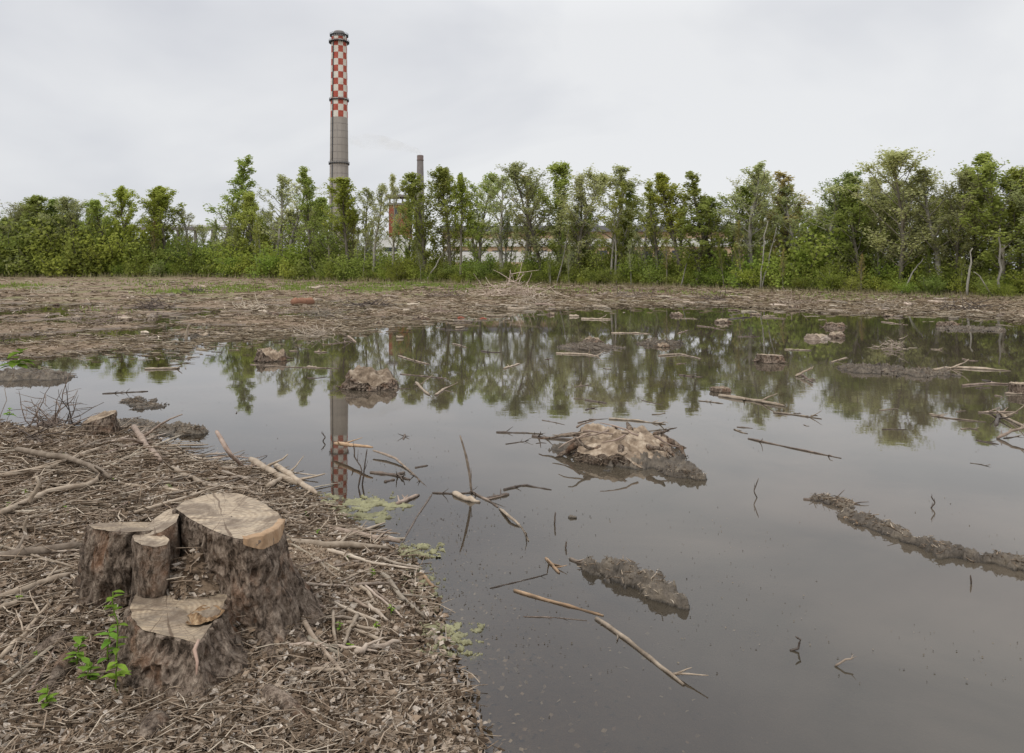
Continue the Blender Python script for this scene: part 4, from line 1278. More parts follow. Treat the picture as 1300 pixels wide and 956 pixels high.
# sawn top
ptsI = [(733, 566), (738, 551), (748, 542), (780, 540), (812, 541), (834, 548), (850, 560), (846, 570), (815, 576), (785, 572), (755, 570)]
cI = centre_of(ptsI, .14)
RfI = resample_outline(ptsI, .14, cI)
V, Fb, C, Fc = stem_mesh(cI, .14, RfI, -.06, cI+np.array([.02, -.02]), .53, tilt=(-.06, .05), k=200, nz=60, seed=202, ridge=.012, power=1.15, butt=.15, step=lambda x, y: .055*fbm(x*4.5, y*4.5, 0, 9, 4)+.055*(1-((x-cI[0])**2+(y-cI[1])**2)/.16), caprough=.018)
bo_ = put('bark', V, Fb, STUMPB, isl); bits_on(bo_, 260, .06, 5)
rs = np.random.default_rng(55)
for i in range(13):
    a = i*.483+rs.uniform(-.15, .15)+.2
    d = np.array([math.cos(a), math.sin(a)*.9, 0])
    p0 = np.array([cI[0], cI[1], 0])+d*np.array([.42, .42, 0])+np.array([0, 0, .14])
    P = curve(p0, d+np.array([0, 0, -.1]), rs.uniform(.25, .5), 9, .25, rs, -.13)
    P[:, 2] = np.maximum(P[:, 2], -.02)
    mb = MB(); mb.tube(P, np.linspace(.032, .007, 10)*rs.uniform(.6, 1.2), 7, .3, i); mb.build('root', STUMPB, isl)
for i in range(9):
    a = rs.uniform(0, 6.28); p0 = np.array([cI[0]+rs.normal()*.2, cI[1]-.1+rs.normal()*.14, .215])
    P = curve(p0, (math.cos(a), math.sin(a)*.5, -.02), rs.uniform(.25, .5), 6, .14, rs, -.02)
    mb = MB(); mb.tube(P, np.linspace(.011, .004, 7), 6, .2, i); mb.build('twig', STICK, isl)
cp = bpy.data.objects.new('cut_face', mesh_data('cut_face', C-np.array([cI[0], cI[1], .14]), Fc, CUTOLD, True)); COL.objects.link(cp); cp.parent = isl
cp.location = np.array([cI[0], cI[1], .14])-np.array(isl['_o'])

mound('mud_bar', [(745, 722), (775, 728), (805, 738), (835, 752), (862, 768)], [.03, .09, .10, .085, .05], .075, 'crusty mud bar with a stick end poking out in the near water', seed=211, rough=.6, fine=.02)
mound('mud_bar', [(1075, 655), (1105, 664), (1130, 675), (1150, 684)], [.07, .10, .08, .04], .05, 'flat upper part of the broken mud ridge at right', seed=212, rough=.5, fine=.02)
mound('mud_bar', [(1150, 688), (1185, 697), (1200, 703), (1235, 710), (1262, 714), (1300, 722), (1340, 726)], [.03, .045, .085, .045, .025, .065, .05], .065, 'knobbly chain of dark mud lumps running to the right edge', seed=213, rough=.6, fine=.02)
mound('mud_bar', [(1040, 634), (1060, 638), (1075, 643)], [.06, .09, .05], .025, 'small mud patch under a floating stick right of centre', seed=214, rough=.7, fine=.015)
mound('mud_bar', [(5, 480), (35, 480), (66, 480)], [.35, .4, .25], .14, 'long low brown hummock in the water at the left edge', seed=215, rough=.5, fine=.03)
mound('mud_bar', [(225, 545), (245, 550)], [.14, .12], .06, 'small crusty lump in the water off the near bank tip', seed=216, rough=.6, fine=.03)
mound('mud_bar', [(170, 508), (188, 516)], [.12, .16], .02, 'thin scum patch in still water on the left', seed=217, rough=1.0, fine=.02)
mound('mud_bar', [(160, 536), (210, 548)], [.15, .2], .02, 'thin line of floating scum before the near bank tip', seed=218, rough=1.0, fine=.02)
for i, (a, b_, w, h, lb) in enumerate([(842, 437, .35, .08, 'small heap of debris right of the twig ringed stump'), (1110, 470, .35, .06, 'low debris heap on the long driftwood at right'), (1170, 474, .35, .06, 'dark debris lump between two driftwood poles'),
                                  (752, 441, .45, .06, 'twiggy mud skirt round the small middle stump'), (1235, 418, 0.6, .06, 'muddy debris flat near the far right shore')]):
    mound('mud_bar', [(a-6, b_), (a+6, b_)], [w, w*.8], h, lb, seed=230+i, rough=.9, fine=.05, mat=MUD)

# ------------------------------------------------------------------ floating and standing sticks
def wpath(pts, n=9, jit=.0, seed=0):
    P = np.array(pts, float)
    d = np.r_[0, np.cumsum(np.linalg.norm(np.diff(P, axis=0), axis=1))]; d /= d[-1]
    t = np.linspace(0, 1, n)
    Q = np.array([[np.interp(q, d, P[:, c]) for c in range(3)] for q in t])
    if jit: Q[1:-1] += np.random.default_rng(seed).normal(size=(n-2, 3))*jit
    return Q

def stick(name, px, t, mat, label, cat='stick', group=None, z=.12, jit=.14, taper=.7, k=8, land=False, knob=.11, n=9, nubs=True):
    """px: pixel points on the water or ground, or (px, py, 'u') for a point straight above the last surface point"""
    pts = []; Dl = None
    for q in px:
        if len(q) == 2:
            p = G(*q) if land else W(q[0], q[1], 0)
            r = t/2*p[1]/F; p = p+np.array([0, 0, r*z]); Dl = p[1]
        else:
            p = WD(q[0], q[1], q[2]) if not isinstance(q[2], str) else WD(q[0], q[1], Dl)
        pts.append(p)
    sd = int(abs(px[0][0]*7+px[0][1]))
    r = t/2*pts[0][1]/F*(1 if group or land else .8)
    P = wpath(pts, n, r*jit, sd)
    mb = MB()
    rk = np.linspace(r, r*taper, n)
    rg = np.random.default_rng(sd)
    if n > 4:
        rk = rk*rg.uniform(.86, 1.16, n); rk[0] *= .8; rk[-1] *= .65
    mb.tube(P, rk, k, knob, sd)
    Ls = np.linalg.norm(P[-1]-P[0])
    if nubs and n > 4 and Ls > 12*r:
        for _ in range(int(rg.integers(1, 4))):
            q = int(rg.integers(1, n-1)); ax = (P[-1]-P[0])/Ls
            d = ax*rg.uniform(.5, 1)+np.cross(ax, [0, 0, 1])*rg.choice([-1, 1])*rg.uniform(.3, .8)+np.array([0, 0, rg.uniform(0, .5)])
            d /= np.linalg.norm(d)
            ll = min(.35*Ls, r*rg.uniform(4, 16))
            mb.tube(curve(P[q], d, ll, 4, .12, rg), np.linspace(r*.5, r*.16, 5), 5, .1)
    o = mb.build(name, mat, origin=P[0])
    tag(o, label, cat, group)
    return o

S = stick
S('floating_stick', [(653, 750), (700, 764), (735, 773), (766, 782)], 6.5, ORANGE, 'peeled orange tan stick floating in the near water')
S('floating_stick', [(757, 786), (790, 808), (825, 836), (868, 870)], 8, STICK, 'long brown barked stick running down to the bottom of the near water')
S('floating_stick', [(693, 709), (710, 728)], 6, ORANGE, 'short tan stick above the peeled orange one')
S('floating_stick', [(724, 710), (760, 724), (790, 735)], 8, STICK, 'brown stick half buried in the crusty mud bar')
S('floating_stick', [(533, 728), (550, 746)], 8, ORANGE, 'short pinkish stick in shallow water near the bank')
S('sunken_stick', [(622, 747), (660, 738), (695, 729)], 2.5, DARKW, 'thin sunken twig above the peeled orange stick')
S('sunken_stick', [(664, 783), (705, 784), (745, 788)], 2.2, STICK, 'thin sunken twig below the peeled orange stick')
S('floating_stick', [(773, 532), (805, 534), (845, 539)], 5, PALE, 'tapered light stick floating behind the largest stump island', taper=.5)
S('floating_log', [(913, 503), (955, 509), (996, 516)], 7.5, PALE, 'long pale floating pole with a dark cut end right of centre', cat='log')
S('floating_stick', [(982, 524), (1010, 527), (1043, 532)], 4, STICK, 'brown stick floating just below the long pale pole', taper=.5)
S('floating_stick', [(950, 557), (1000, 568), (1068, 582)], 4, STICK, 'thin long stick floating in the open water right of centre', taper=.4)
S('floating_stick', [(1020, 634), (1055, 636), (1092, 641)], 5.5, DARKW, 'dark stick lying on the small mud patch right of centre', taper=.4)
S('floating_stick', [(1066, 655), (1095, 668)], 6, ORANGE, 'light split stick along the near side of the flat mud ridge')
S('floating_stick', [(630, 549), (672, 550)], 4, DARKW, 'thin dark stick floating left of the largest stump island')
S('floating_stick', [(676, 554), (700, 557), (740, 560)], 6, DARKW, 'dark root reaching left from the largest stump island')
S('floating_stick', [(743, 508), (770, 512)], 4, DARKW, 'short dark stick between the pond middle and the largest island')
S('floating_stick', [(130, 500), (188, 497)], 3, DARKW, 'thin dark stick in still water on the left')
S('floating_log', [(184, 469), (228, 468)], 6, PALE, 'short pale log in the tree reflections on the left', cat='log')
S('floating_stick', [(470, 600), (500, 603), (520, 609)], 6, DARKW, 'dark short log right of the chimney reflection tip', cat='log')
S('floating_chunk', [(503, 641), (532, 629)], 9, STICK, 'broken bark chunk left of the forked twig', cat='wood chunk')
S('floating_chunk', [(576, 627), (592, 635), (609, 638)], 11, PALE, 'pale wood chunk at the foot of the upright twig', cat='wood chunk')
S('floating_chunk', [(617, 634), (646, 628)], 7, DARKW, 'dark wood chunk right of the upright twig', cat='wood chunk')
S('floating_stick', [(640, 622), (665, 616), (700, 622)], 5, DARKW, 'dark crooked stick with crumbs on the water left of the island', taper=.4)
S('floating_chunk', [(488, 612), (501, 609)], 5, DARKW, 'tiny dark chip below the bent twig arch', cat='wood chunk')
S('floating_chunk', [(504, 603), (514, 600)], 6, DARKW, 'tiny dark chip under the long bent twig', cat='wood chunk')
S('floating_chunk', [(527, 594), (543, 591)], 4, DARKW, 'tiny dark sliver right of the long bent twig', cat='wood chunk')
S('floating_chunk', [(722, 657), (732, 658)], 7, MUD, 'small dark crumb of mud alone on the water', cat='mud crumb')
S('standing_twig', [(599, 627), (597, 608, 'u'), (592, 580, 'u'), (584, 553, 'u')], 4, STICK, 'bare twig standing upright out of the water left of centre', taper=.8, cat='twig')
S('standing_twig', [(704, 665), (705, 650, 'u')], 3, DARKW, 'stubby dark twig standing in open water', cat='twig')
S('standing_twig', [(718, 696), (719, 687, 'u')], 3, DARKW, 'stubby dark twig above the crusty mud bar', cat='twig')
S('standing_twig', [(961, 632), (957, 624, 'u'), (963, 607, 'u')], 2.0, DARKW, 'hair thin kinked twig standing in the open right water', cat='twig')
S('standing_twig', [(1233, 741), (1232, 730, 'u')], 3, DARKW, 'dark twig standing below the chain of mud lumps', cat='twig')
S('standing_twig', [(1182, 645), (1187, 638, 'u'), (1182, 630, 'u')], 2.5, DARKW, 'tiny kinked twig above the chain of mud lumps', cat='twig')
S('standing_twig', [(1003, 826), (1013, 824, 'u'), (1016, 812, 'u'), (1010, 808, 'u')], 4, DARKW, 'hooked twig near the bottom of the water', cat='twig')
S('standing_twig', [(1060, 846), (1072, 838, 'u'), (1083, 836, 'u')], 3.5, STICK, 'bent twig at the lower right in the water', cat='twig')
S('bent_twig', [(474, 572, 7.4), (500, 580, 7.2), (520, 598, 6.8), (549, 626, 6.15)], 4, STICK, 'long twig arching down to the water right of the chimney reflection', cat='twig')
S('forked_twig', [(549, 626), (575, 627), (600, 626)], 3.5, DARKW, 'low branch joining the arching twig to the pale chunk', cat='twig')
S('bent_twig', [(600, 626), (622, 637), (632, 644)], 5, STICK, 'twig reaching right from the pale wood chunk', cat='twig')
S('bent_twig', [(634, 646), (650, 658, 5.4), (662, 670, 5.3), (671, 687)], 4.5, STICK, 'curved brown twig diving into the water left of centre', cat='twig')
S('raised_stick', [(425, 563, 7.5), (448, 565, 7.3), (473, 568, 7.1)], 6, ORANGE, 'short level tan stick held above the water over the chimney reflection')
S('twig_arch', [(460, 615), (463, 590, 'u'), (466, 570, 'u')], 2.6, DARKW, 'thin dark twig under the level tan stick, right one', cat='twig')
S('twig_arch', [(455, 618), (460, 595, 'u'), (450, 580, 'u'), (450, 566, 'u')], 2.6, DARKW, 'thin dark twig under the level tan stick, left one', cat='twig')
S('standing_twig', [(410, 560), (413, 555, 'u'), (408, 549, 'u')], 2, DARKW, 'tiny forked twig left of the chimney reflection', cat='twig')
S('floating_chunk', [(514, 552), (512, 558)], 4, DARKW, 'tiny V shaped chip right of the chimney reflection', cat='wood chunk')
# right hand driftwood
S('driftwood', [(1092, 466), (1120, 471), (1155, 473), (1185, 475)], 4.5, STICK, 'thin driftwood pole left of the right hand driftwood', cat='driftwood')
S('driftwood', [(1186, 470), (1215, 467), (1265, 470)], 6.5, PALE, 'pale driftwood log with a bow on the right', cat='driftwood')
S('driftwood', [(1222, 490), (1255, 487), (1296, 489)], 5, STICK, 'brown driftwood log left of the right edge stump', cat='driftwood')
S('driftwood', [(1276, 500), (1310, 501)], 5, PALE, 'pale stick beneath the right edge stump', cat='driftwood')
S('driftwood', [(1242, 524), (1265, 524), (1292, 524)], 5, STICK, 'level branch of the right edge snag', cat='driftwood')
S('driftwood', [(1268, 526), (1285, 535), (1306, 545)], 7, PALE, 'thick bent branch of the right edge snag', cat='driftwood')
S('driftwood', [(1266, 557), (1285, 547, 'u'), (1306, 541, 'u')], 5, STICK, 'branch slanting up at the right edge', cat='driftwood')
S('driftwood', [(1268, 528), (1264, 540)], 7, DARKW, 'dark stub of the right edge snag', cat='driftwood')
S('driftwood', [(1182, 528), (1210, 532), (1252, 536)], 3, STICK, 'thin bowed stick left of the right edge snag', cat='driftwood')
S('driftwood', [(1010, 478), (1020, 472, 'u'), (1032, 467, 'u')], 4, PALE, 'upper stick of the small cross right of the pale topped stump', cat='stick')
S('driftwood', [(1015, 474), (1032, 486)], 4, STICK, 'lower stick of the small cross right of the pale topped stump', cat='stick')
S('driftwood', [(1056, 460), (1075, 454)], 3.5, PALE, 'short pale stick lying alone in the green reflections', cat='stick')
S('driftwood', [(1094, 466), (1105, 472), (1135, 473)], 6, DARKW, 'dark bent piece in the right hand driftwood', cat='driftwood')
S('driftwood', [(996, 444), (1030, 445)], 3, PALE, 'thin white stick left of the far right stump group', cat='stick')
S('driftwood', [(776, 423), (800, 423), (826, 424)], 3, PALE, 'thin light stick right of the small middle stump', cat='stick')
S('driftwood', [(836, 452), (865, 450), (890, 456)], 4, PALE, 'light bowed stick below the tiny broken stump', cat='stick')
S('driftwood', [(706, 449), (745, 450), (760, 453)], 4, PALE, 'light stick in front of the small middle stump', cat='stick')
S('driftwood', [(738, 405), (775, 406)], 4, PALE, 'light stick near the far shore in the centre', cat='stick')
S('driftwood', [(723, 402), (735, 402)], 6, PALE, 'short pale block near the far shore in the centre', cat='wood chunk')
S('driftwood', [(640, 468), (660, 462)], 4, PALE, 'short light stick left of the central reflections', cat='stick')
S('driftwood', [(528, 486), (537, 495), (545, 502)], 5, PALE, 'left stick of the pair right of the ragged stump')
S('driftwood', [(553, 502), (567, 492)], 5, PALE, 'right stick of the pair right of the ragged stump')
S('driftwood', [(506, 452), (525, 458), (545, 463)], 3.5, STICK, 'thin stick above the ragged stump')
S('driftwood', [(508, 475), (540, 478), (568, 481)], 2.5, STICK, 'hair thin stick right of the ragged stump')
S('driftwood', [(390, 466), (402, 467)], 5, PALE, 'short pale chip left of the ragged stump', cat='wood chunk')
S('driftwood', [(318, 463), (360, 466), (430, 468)], 2.5, STICK, 'very thin long stick between the two left pond stumps')
S('leaning_post', [(236, 432), (237, 420, 'u'), (240, 412, 'u')], 5, PALE, 'pale leaning post standing by the dark low stump on the left', cat='post')
S('driftwood', [(95, 440), (125, 435), (155, 434)], 4, STICK, 'long brown stick on the left mud flat edge')
S('driftwood', [(442, 427), (452, 435)], 4, STICK, 'short stick in the green water above the ragged stump')
S('far_branch', [(300, 525), (312, 505, 12)], 2.5, DARKW, 'thin twig slanting out of the water before the tall tree reflection', cat='twig')
# barrel-like bark log on the far left flat
S('bark_log', [(371, 388), (397, 387)], 13, noisemat('reddish_bark', [(.16, .08, .05), (.30, .16, .10)], scale=4), 'thick reddish brown log on the mud below the chimney', cat='log', taper=.9, k=14, z=.6)
S('bark_log', [(391, 390), (407, 389)], 6, PALE, 'pale log end lying against the thick reddish brown log', cat='log')
# litter of the bank near the waterline: named sticks
LS = dict(land=True)
S('bank_branch', [(275, 548, 6.8), (290, 575, 6.5), (312, 597), (322, 603)], 6, STICK, 'curved brown branch rising from the tip of the near bank', cat='branch', land=True)
S('bank_branch', [(170, 548), (186, 572), (204, 590)], 8, STICK, 'thick brown branch leaning over the sticks right of the small slanted stump', cat='branch', land=True, z=1.5)
S('bank_branch', [(358, 693), (420, 697), (494, 702)], 10, PALE, 'upper long pale pole lying level right of the big stump', cat='branch', land=True, z=1.2)
S('bank_branch', [(418, 676), (455, 683), (508, 692)], 9, STICK, 'brown pole ending in the shallows right of the big stump', cat='branch', land=True, z=1)
S('bank_branch', [(366, 762), (395, 812), (437, 868)], 6, STICK, 'slim curved branch running down the bank beside the big stump', cat='branch', land=True, z=3)
S('bank_branch', [(423, 780), (424, 806), (430, 832)], 4.5, PALE, 'left prong of the pale forked stick on the lower bank', cat='branch', land=True, z=2)
S('bank_branch', [(454, 786), (443, 806), (433, 832)], 5.5, PALE, 'right prong of the pale forked stick on the lower bank', cat='branch', land=True, z=2)
S('bank_branch', [(0, 660), (60, 634), (120, 622), (124, 614)], 9, PALE, 'long pale pole running in from the left edge above the big stump', cat='branch', land=True, z=2)
S('bank_branch', [(0, 612), (60, 602), (128, 576)], 8, PALE, 'pale pole sloping up to the right below the small slanted stump', cat='branch', land=True, z=2)
S('bank_branch', [(22, 584), (60, 593), (88, 594), (112, 604), (140, 620)], 8, STICK, 'wavy grey brown branch crossing the pale poles', cat='branch', land=True, z=3.5)
S('bank_branch', [(0, 766), (45, 750), (92, 736)], 11, PALE, 'thick pale pole pointing at the foot of the big stump', cat='branch', land=True, z=1.5)
S('bank_branch', [(0, 782), (25, 772)], 11, PALE, 'short thick pale pole end at the left edge', cat='branch', land=True, z=1.5)
S('bank_branch', [(0, 716), (50, 707), (105, 700)], 13, STICK, 'thick brown log lying left of the big stump', cat='branch', land=True, z=1.2)
S('bank_branch', [(0, 842), (30, 812), (66, 770)], 7, PALE, 'grey pole slanting up at the lower left', cat='branch', land=True, z=2)
S('bank_branch', [(38, 645), (40, 630, 'u'), (50, 615, 'u'), (46, 604, 'u')], 6, PALE, 'crooked pale snag sticking up at the left', cat='branch', land=True)
S('bank_branch', [(33, 680), (30, 668, 'u'), (36, 655, 'u')], 5, PALE, 'small pale snag above the thick brown log', cat='branch', land=True)
S('bank_branch', [(50, 540), (75, 533, 'u'), (62, 541)], 8, STICK, 'short log on the far edge of the near bank at left', cat='branch', land=True)
S('bank_branch', [(318, 590), (345, 606), (378, 622)], 9, PALE, 'left of two pale poles pointing into the water at the bank tip', cat='branch', land=True, z=1.6)
S('bank_branch', [(350, 600), (375, 618), (402, 636)], 8, PALE, 'right of two pale poles pointing into the water at the bank tip', cat='branch', land=True, z=2.4)
S('bank_branch', [(340, 624), (362, 612), (372, 604)], 7, PALE, 'pale stick crossing the two poles at the bank tip', cat='branch', land=True, z=2)
S('bank_branch', [(216, 600), (245, 613), (262, 622)], 8, PALE, 'pale stick behind the big stump', cat='branch', land=True, z=1.5)
S('bank_branch', [(253, 735), (272, 728), (283, 724)], 7, PALE, 'short pale stick in the hollow of the big stump', cat='branch', land=True, z=4)

# dark twig running down to the bank from the fork
S('forked_twig', [(548, 628), (530, 655), (510, 690)], 3, DARKW, 'dark thin twig slanting down to the shallows from the arching twig', cat='twig')
# bare twiggy brush over the small slanted stump
rs = np.random.default_rng(77)
for bi, (a, b_, nn, hh, lb) in enumerate([(62, 546, 16, .75, 'bare twiggy brush left of the small slanted stump'), (92, 542, 10, .6, 'bare twigs arching over the small slanted stump'), (20, 560, 8, .8, 'bare twigs at the left edge above the bank')]):
    p0 = G(a, b_)
    mb = MB()
    for i in range(nn):
        d = np.array([rs.normal()*.8, rs.normal()*.4, rs.uniform(.15, .7)])
        P = curve(p0+np.array([rs.normal()*.12, rs.normal()*.1, 0]), d/np.linalg.norm(d), hh*rs.uniform(.5, 1.1), 7, .2, rs, -.04)
        P[:, 2] = np.maximum(P[:, 2], .02)
        mb.tube(P, np.linspace(.008, .0025, 8), 5, .2)
        for s in range(3):
            Q_ = curve(P[rs.integers(2, 7)], rs.normal(size=3)*np.array([1, .6, .7]), rs.uniform(.1, .3), 4, .25, rs)
            mb.tube(Q_, np.linspace(.004, .0015, 5), 4)
    o = mb.build('dead_brush', DARKW if bi else STICK); tag(o, lb, 'brush')

# ------------------------------------------------------------------ scattered sticks on the near bank
ends = noisemat('weathered_stick', [(.20, .155, .115), (.48, .41, .325)], scale=10, rough=.9, bump=.3, rand=.5, hue=.012)
placed = 0
rs = random.Random(99)
while placed < 290:
    cx = rs.uniform(-20, 520); cy = 545+ (rs.random()**1.5)*330
    if cy > 720 and rs.random() < .35: continue
    p = W(cx, cy, .1)
    if sdist([p[0]], [p[1]])[0] < .05: continue
    if 85 < cx < 375 and cy > 650 and not (cx > 330 and cy < 700): continue
    Lp = (rs.uniform(60, 230) if cx < 260 else rs.uniform(40, 150))*(.65 if cy < 600 else 1)
    if cx < 260: sl = rs.gauss(-.2, .2)
    else: sl = rs.gauss(.05, .25)
    if cy > 720: sl = rs.gauss(.3 if cx > 360 else -.6, .6)
    dx = Lp/2/math.hypot(1, sl); dy = dx*sl
    if cy > 720: dx *= .6; dy *= .6
    D = p[1]
    th = rs.uniform(.006, .021)*F/D
    if rs.random() < .12: th *= 1.5
    lift = rs.uniform(.6, 3.5)
    P = [(cx-dx, cy-dy), (cx+rs.uniform(-4, 4), cy+rs.uniform(-3, 3)), (cx+dx, cy+dy)]
    if P[0][1] < 538 or P[2][1] < 538: continue
    a, c_ = W(*P[0], .1), W(*P[2], .1)
    if sdist([a[0]], [a[1]])[0] < -.25 or sdist([c_[0]], [c_[1]])[0] < -.25: continue
    m_ = [STICK, ends, ends, PALE, ends][int(rs.random()*5)]
    stick('loose_stick', P, th, m_, 'weathered bare stick lying loose in the litter of the near bank', 'stick', 'loose sticks on the near bank', z=lift, jit=.35, taper=rs.uniform(.5, .95), k=7, land=True, n=7)
    placed += 1

# ------------------------------------------------------------------ leaf litter and twigs (uncountable)
def scatter_near(n, rng, dmin=.0, rmax=13):
    r = np.exp(rng.uniform(math.log(2.2), math.log(rmax), n*2)); a = np.radians(rng.uniform(-45, 6, n*2))
    x, y = r*np.sin(a), r*np.cos(a)
    d = sdist(x, y)
    k = (d > dmin-rng.random(n*2)*.12) & (fbm(x*1.4, y*1.4, 0, 77, 3)+np.clip((3.9-y)*.6, 0, .5)*(x > -.95) < rng.random(n*2)*.9-.05+.25)
    x, y = x[k][:n], y[k][:n]
    return x, y, np.maximum(terrain(x, y), 0)

rng = np.random.default_rng(42)
x, y, z = scatter_near(70000, rng)
C = np.c_[x, y, z+.004+rng.random(len(x))*.014]
V, Fc = leaf_quads(C, .042, rng, flat=.55, aspect=.55)
tag(put('leaf_litter', V, Fc, LITTER, smooth=False, origin=np.zeros(3)), 'brown and grey dead leaves covering the near bank', 'leaf litter', kind='stuff')
x, y, z = scatter_near(3, rng)
r_ = np.exp(rng.uniform(math.log(2.4), math.log(9), 150000)); a_ = np.radians(rng.uniform(-45, 6, 150000))
x, y = r_*np.sin(a_), r_*np.cos(a_); kk = sdist(x, y) > -.02
x, y = x[kk], y[kk]
V, Fc = leaf_quads(np.c_[x, y, np.maximum(terrain(x, y), 0)+.003+rng.random(len(x))*.006], .014, rng, flat=.4, aspect=.6)
tag(put('bark_crumbs', V, Fc, CHIPS2, smooth=False, origin=np.zeros(3)), 'small bark crumbs and soil clods covering the near bank', 'bark crumbs', kind='stuff')
x, y, z = scatter_near(8000, rng)
n = len(x)
Lh = rng.uniform(.02, .12, n)*np.clip(np.hypot(x, y)/4, .8, 2); R = rng.uniform(.0012, .0042, n)*np.clip(np.hypot(x, y)/4, .8, 2)
ang = np.where(rng.random(n) < .5, rng.normal(.35, .6, n), rng.uniform(0, 3.14, n))
Dv = np.c_[np.cos(ang), np.sin(ang), rng.normal(size=n)*.10]
V, Fc = tubes_fast(np.c_[x, y, z+.01+rng.random(n)*.03], Dv, Lh, R, .12, rng)
tag(put('twig_litter', V, Fc, CHIPS2, smooth=True, origin=np.zeros(3)), 'small broken twigs strewn over the near bank', 'twig litter', kind='stuff')

r_ = np.exp(rng.uniform(math.log(2.6), math.log(9), 60000)); a_ = np.radians(rng.uniform(-30, 30, 60000))
x, y = r_*np.sin(a_), r_*np.cos(a_); d_ = sdist(x, y)
kk = (d_ < .02) & (rng.random(60000) < .28*np.exp(d_/.4))
x, y = x[kk], y[kk]
V, Fc = leaf_quads(np.c_[x, y, terrain(x, y)+.004], .024, rng, flat=.75, aspect=.6)
tag(put('sunken_leaves', V, Fc, LITTER, smooth=False, origin=np.zeros(3)), 'drowned leaves on the muddy bed of the near shallows', 'leaf litter', kind='stuff')
n = 5200
u = np.r_[rng.normal(500, 80, 2200), rng.uniform(100, 1400, 3000)]; v = np.r_[rng.normal(690, 90, 2200), 470+400*rng.random(3000)**1.5]
v = np.maximum(v, 450); D = CAMH*F/(v-HY); x = (u-CX)*D/F
kk = (sdist(x, D) < 0) & (fbm(x*.9, D*.9, 0, 61, 3) > rng.random(n)*.9-.15)
x, D = x[kk], D[kk]
V, Fc = leaf_quads(np.c_[x, D, np.full(len(x), .004)], .009, rng, flat=.97, aspect=.6)
tag(put('floating_scum', V, Fc, islandmat('scum_specks', [(.05, .04, .03), (.12, .10, .07), (.24, .20, .15)]), smooth=False, origin=np.zeros(3)), 'tiny specks of scum and leaf crumbs floating on the pond', 'scum', kind='stuff')

# far flats
def scatter_far(n, rng, u0=-80, u1=1400, below=0.0, p=1.0):
    u = rng.uniform(u0, u1, n)
    Ds = np.interp(u, SH_U, SH_D); De = np.interp(u, ED_U, ED_D)
    t = rng.random(n)**p
    ys_, ye_ = 1/Ds, 1/De
    D = 1/((ys_*(1+below))*(1-t)+ye_*t)
    x = (u-CX)*D/F
    return x, D, terrain(x, D)
x, y, z = scatter_far(38000, rng, below=.22)
k = z > -.02
x, y, z = x[k], y[k], np.maximum(z[k], 0)
sz = y/F*(.8+3.2*rng.random(len(x))**3)
V, Fc = leaf_quads(np.c_[x, y, z+.02], 1.0, rng, flat=.35, aspect=.5)
Vc = V.reshape(-1, 4, 3); cc_ = np.c_[x, y, z+.02][:, None]
V = (cc_+(Vc-cc_)*sz[:, None, None]).reshape(-1, 3)
tag(put('debris_chips', V, Fc, CHIPSF, smooth=False, origin=np.zeros(3)), 'bark and wood chips strewn over the far mud flat', 'debris', kind='stuff')
x, y, z = scatter_far(19000, rng, below=.22)
k = (z > -.035)
x, y, z = x[k], y[k], np.maximum(z[k], 0); n = len(x)
Lh = rng.uniform(2, 9, n)*y/F; R = rng.uniform(.25, .8, n)*y/F
ang = rng.normal(0, .6, n)
V, Fc = tubes_fast(np.c_[x, y, z+.02+rng.random(n)*.05], np.c_[np.cos(ang), np.sin(ang), rng.normal(size=n)*.12], Lh, R, .1, rng)
tag(put('debris_twigs', V, Fc, CHIPSF, origin=np.zeros(3)), 'tangle of thin branches strewn over the far mud flat', 'debris', kind='stuff')

# floating debris in the shallows in front of the flats
n = 2600
u = np.r_[rng.normal(430, 100, n//2), rng.normal(140, 110, n//4), rng.uniform(600, 1300, n-n//2-n//4)]
v = np.interp(u, SH_U, SH_Y)-3+np.abs(rng.normal(0, 10, n))*np.interp(u, [0, 300, 560, 700], [1.3, 1.0, .8, .5])
D = CAMH*F/(v-HY); x = (u-CX)*D/F
Lh = rng.uniform(1.5, 10, n)*D/F; R = rng.uniform(.25, .8, n)*D/F
ang = rng.normal(0, .4, n)
V, Fc = tubes_fast(np.c_[x, D, np.full(n, .01)], np.c_[np.cos(ang), np.sin(ang), rng.normal(size=n)*.03], Lh, R, .05, rng)
tag(put('floating_debris', V, Fc, CHIPSF, origin=np.zeros(3)), 'thin floating twigs drifting along the far waterline', 'debris', kind='stuff')

# grass patches on the far bank
P = []
for (u0, v0, su, sv, n) in [(450, 365, 90, 3.5, 5200), (330, 366, 55, 3.5, 1700), (230, 371, 45, 2.2, 1300), (25, 364, 25, 2, 700), (170, 360, 40, 2, 500), (640, 367, 60, 2, 900), (1120, 379, 60, 1.6, 900), (860, 372, 90, 1.8, 600), (140, 395, 30, 2, 300), (540, 362, 50, 2, 1300), (980, 376, 90, 1.5, 500)]:
    u = rng.normal(u0, su, n); v = rng.normal(v0, sv, n)
    De = np.interp(u, ED_U, ED_D); Ze = np.interp(u, ED_U, ED_Z)
    v = np.maximum(v, HY+(CAMH-Ze)*F/De)
    D = (CAMH-.5)*F/(v-HY)
    for _ in range(4):
        x = (u-CX)*D/F; z = terrain(x, D); D = np.clip(.5*D+.5*(CAMH-np.minimum(z, 1.4))*F/(v-HY), 20, 135)
    x = (u-CX)*D/F; z = terrain(x, D)
    kk = (z > .02) & (fbm(x*.35, D*.22, 0, 88, 3) > rng.random(len(x))*.8-.35)
    P.append(np.c_[x, D, z][kk])
P = np.vstack(P); n = len(P)
h = rng.uniform(.08, .28, n)*np.clip(P[:, 1]/60, .7, 1.5); w = .05*np.clip(P[:, 1]/60, .6, 1.5)
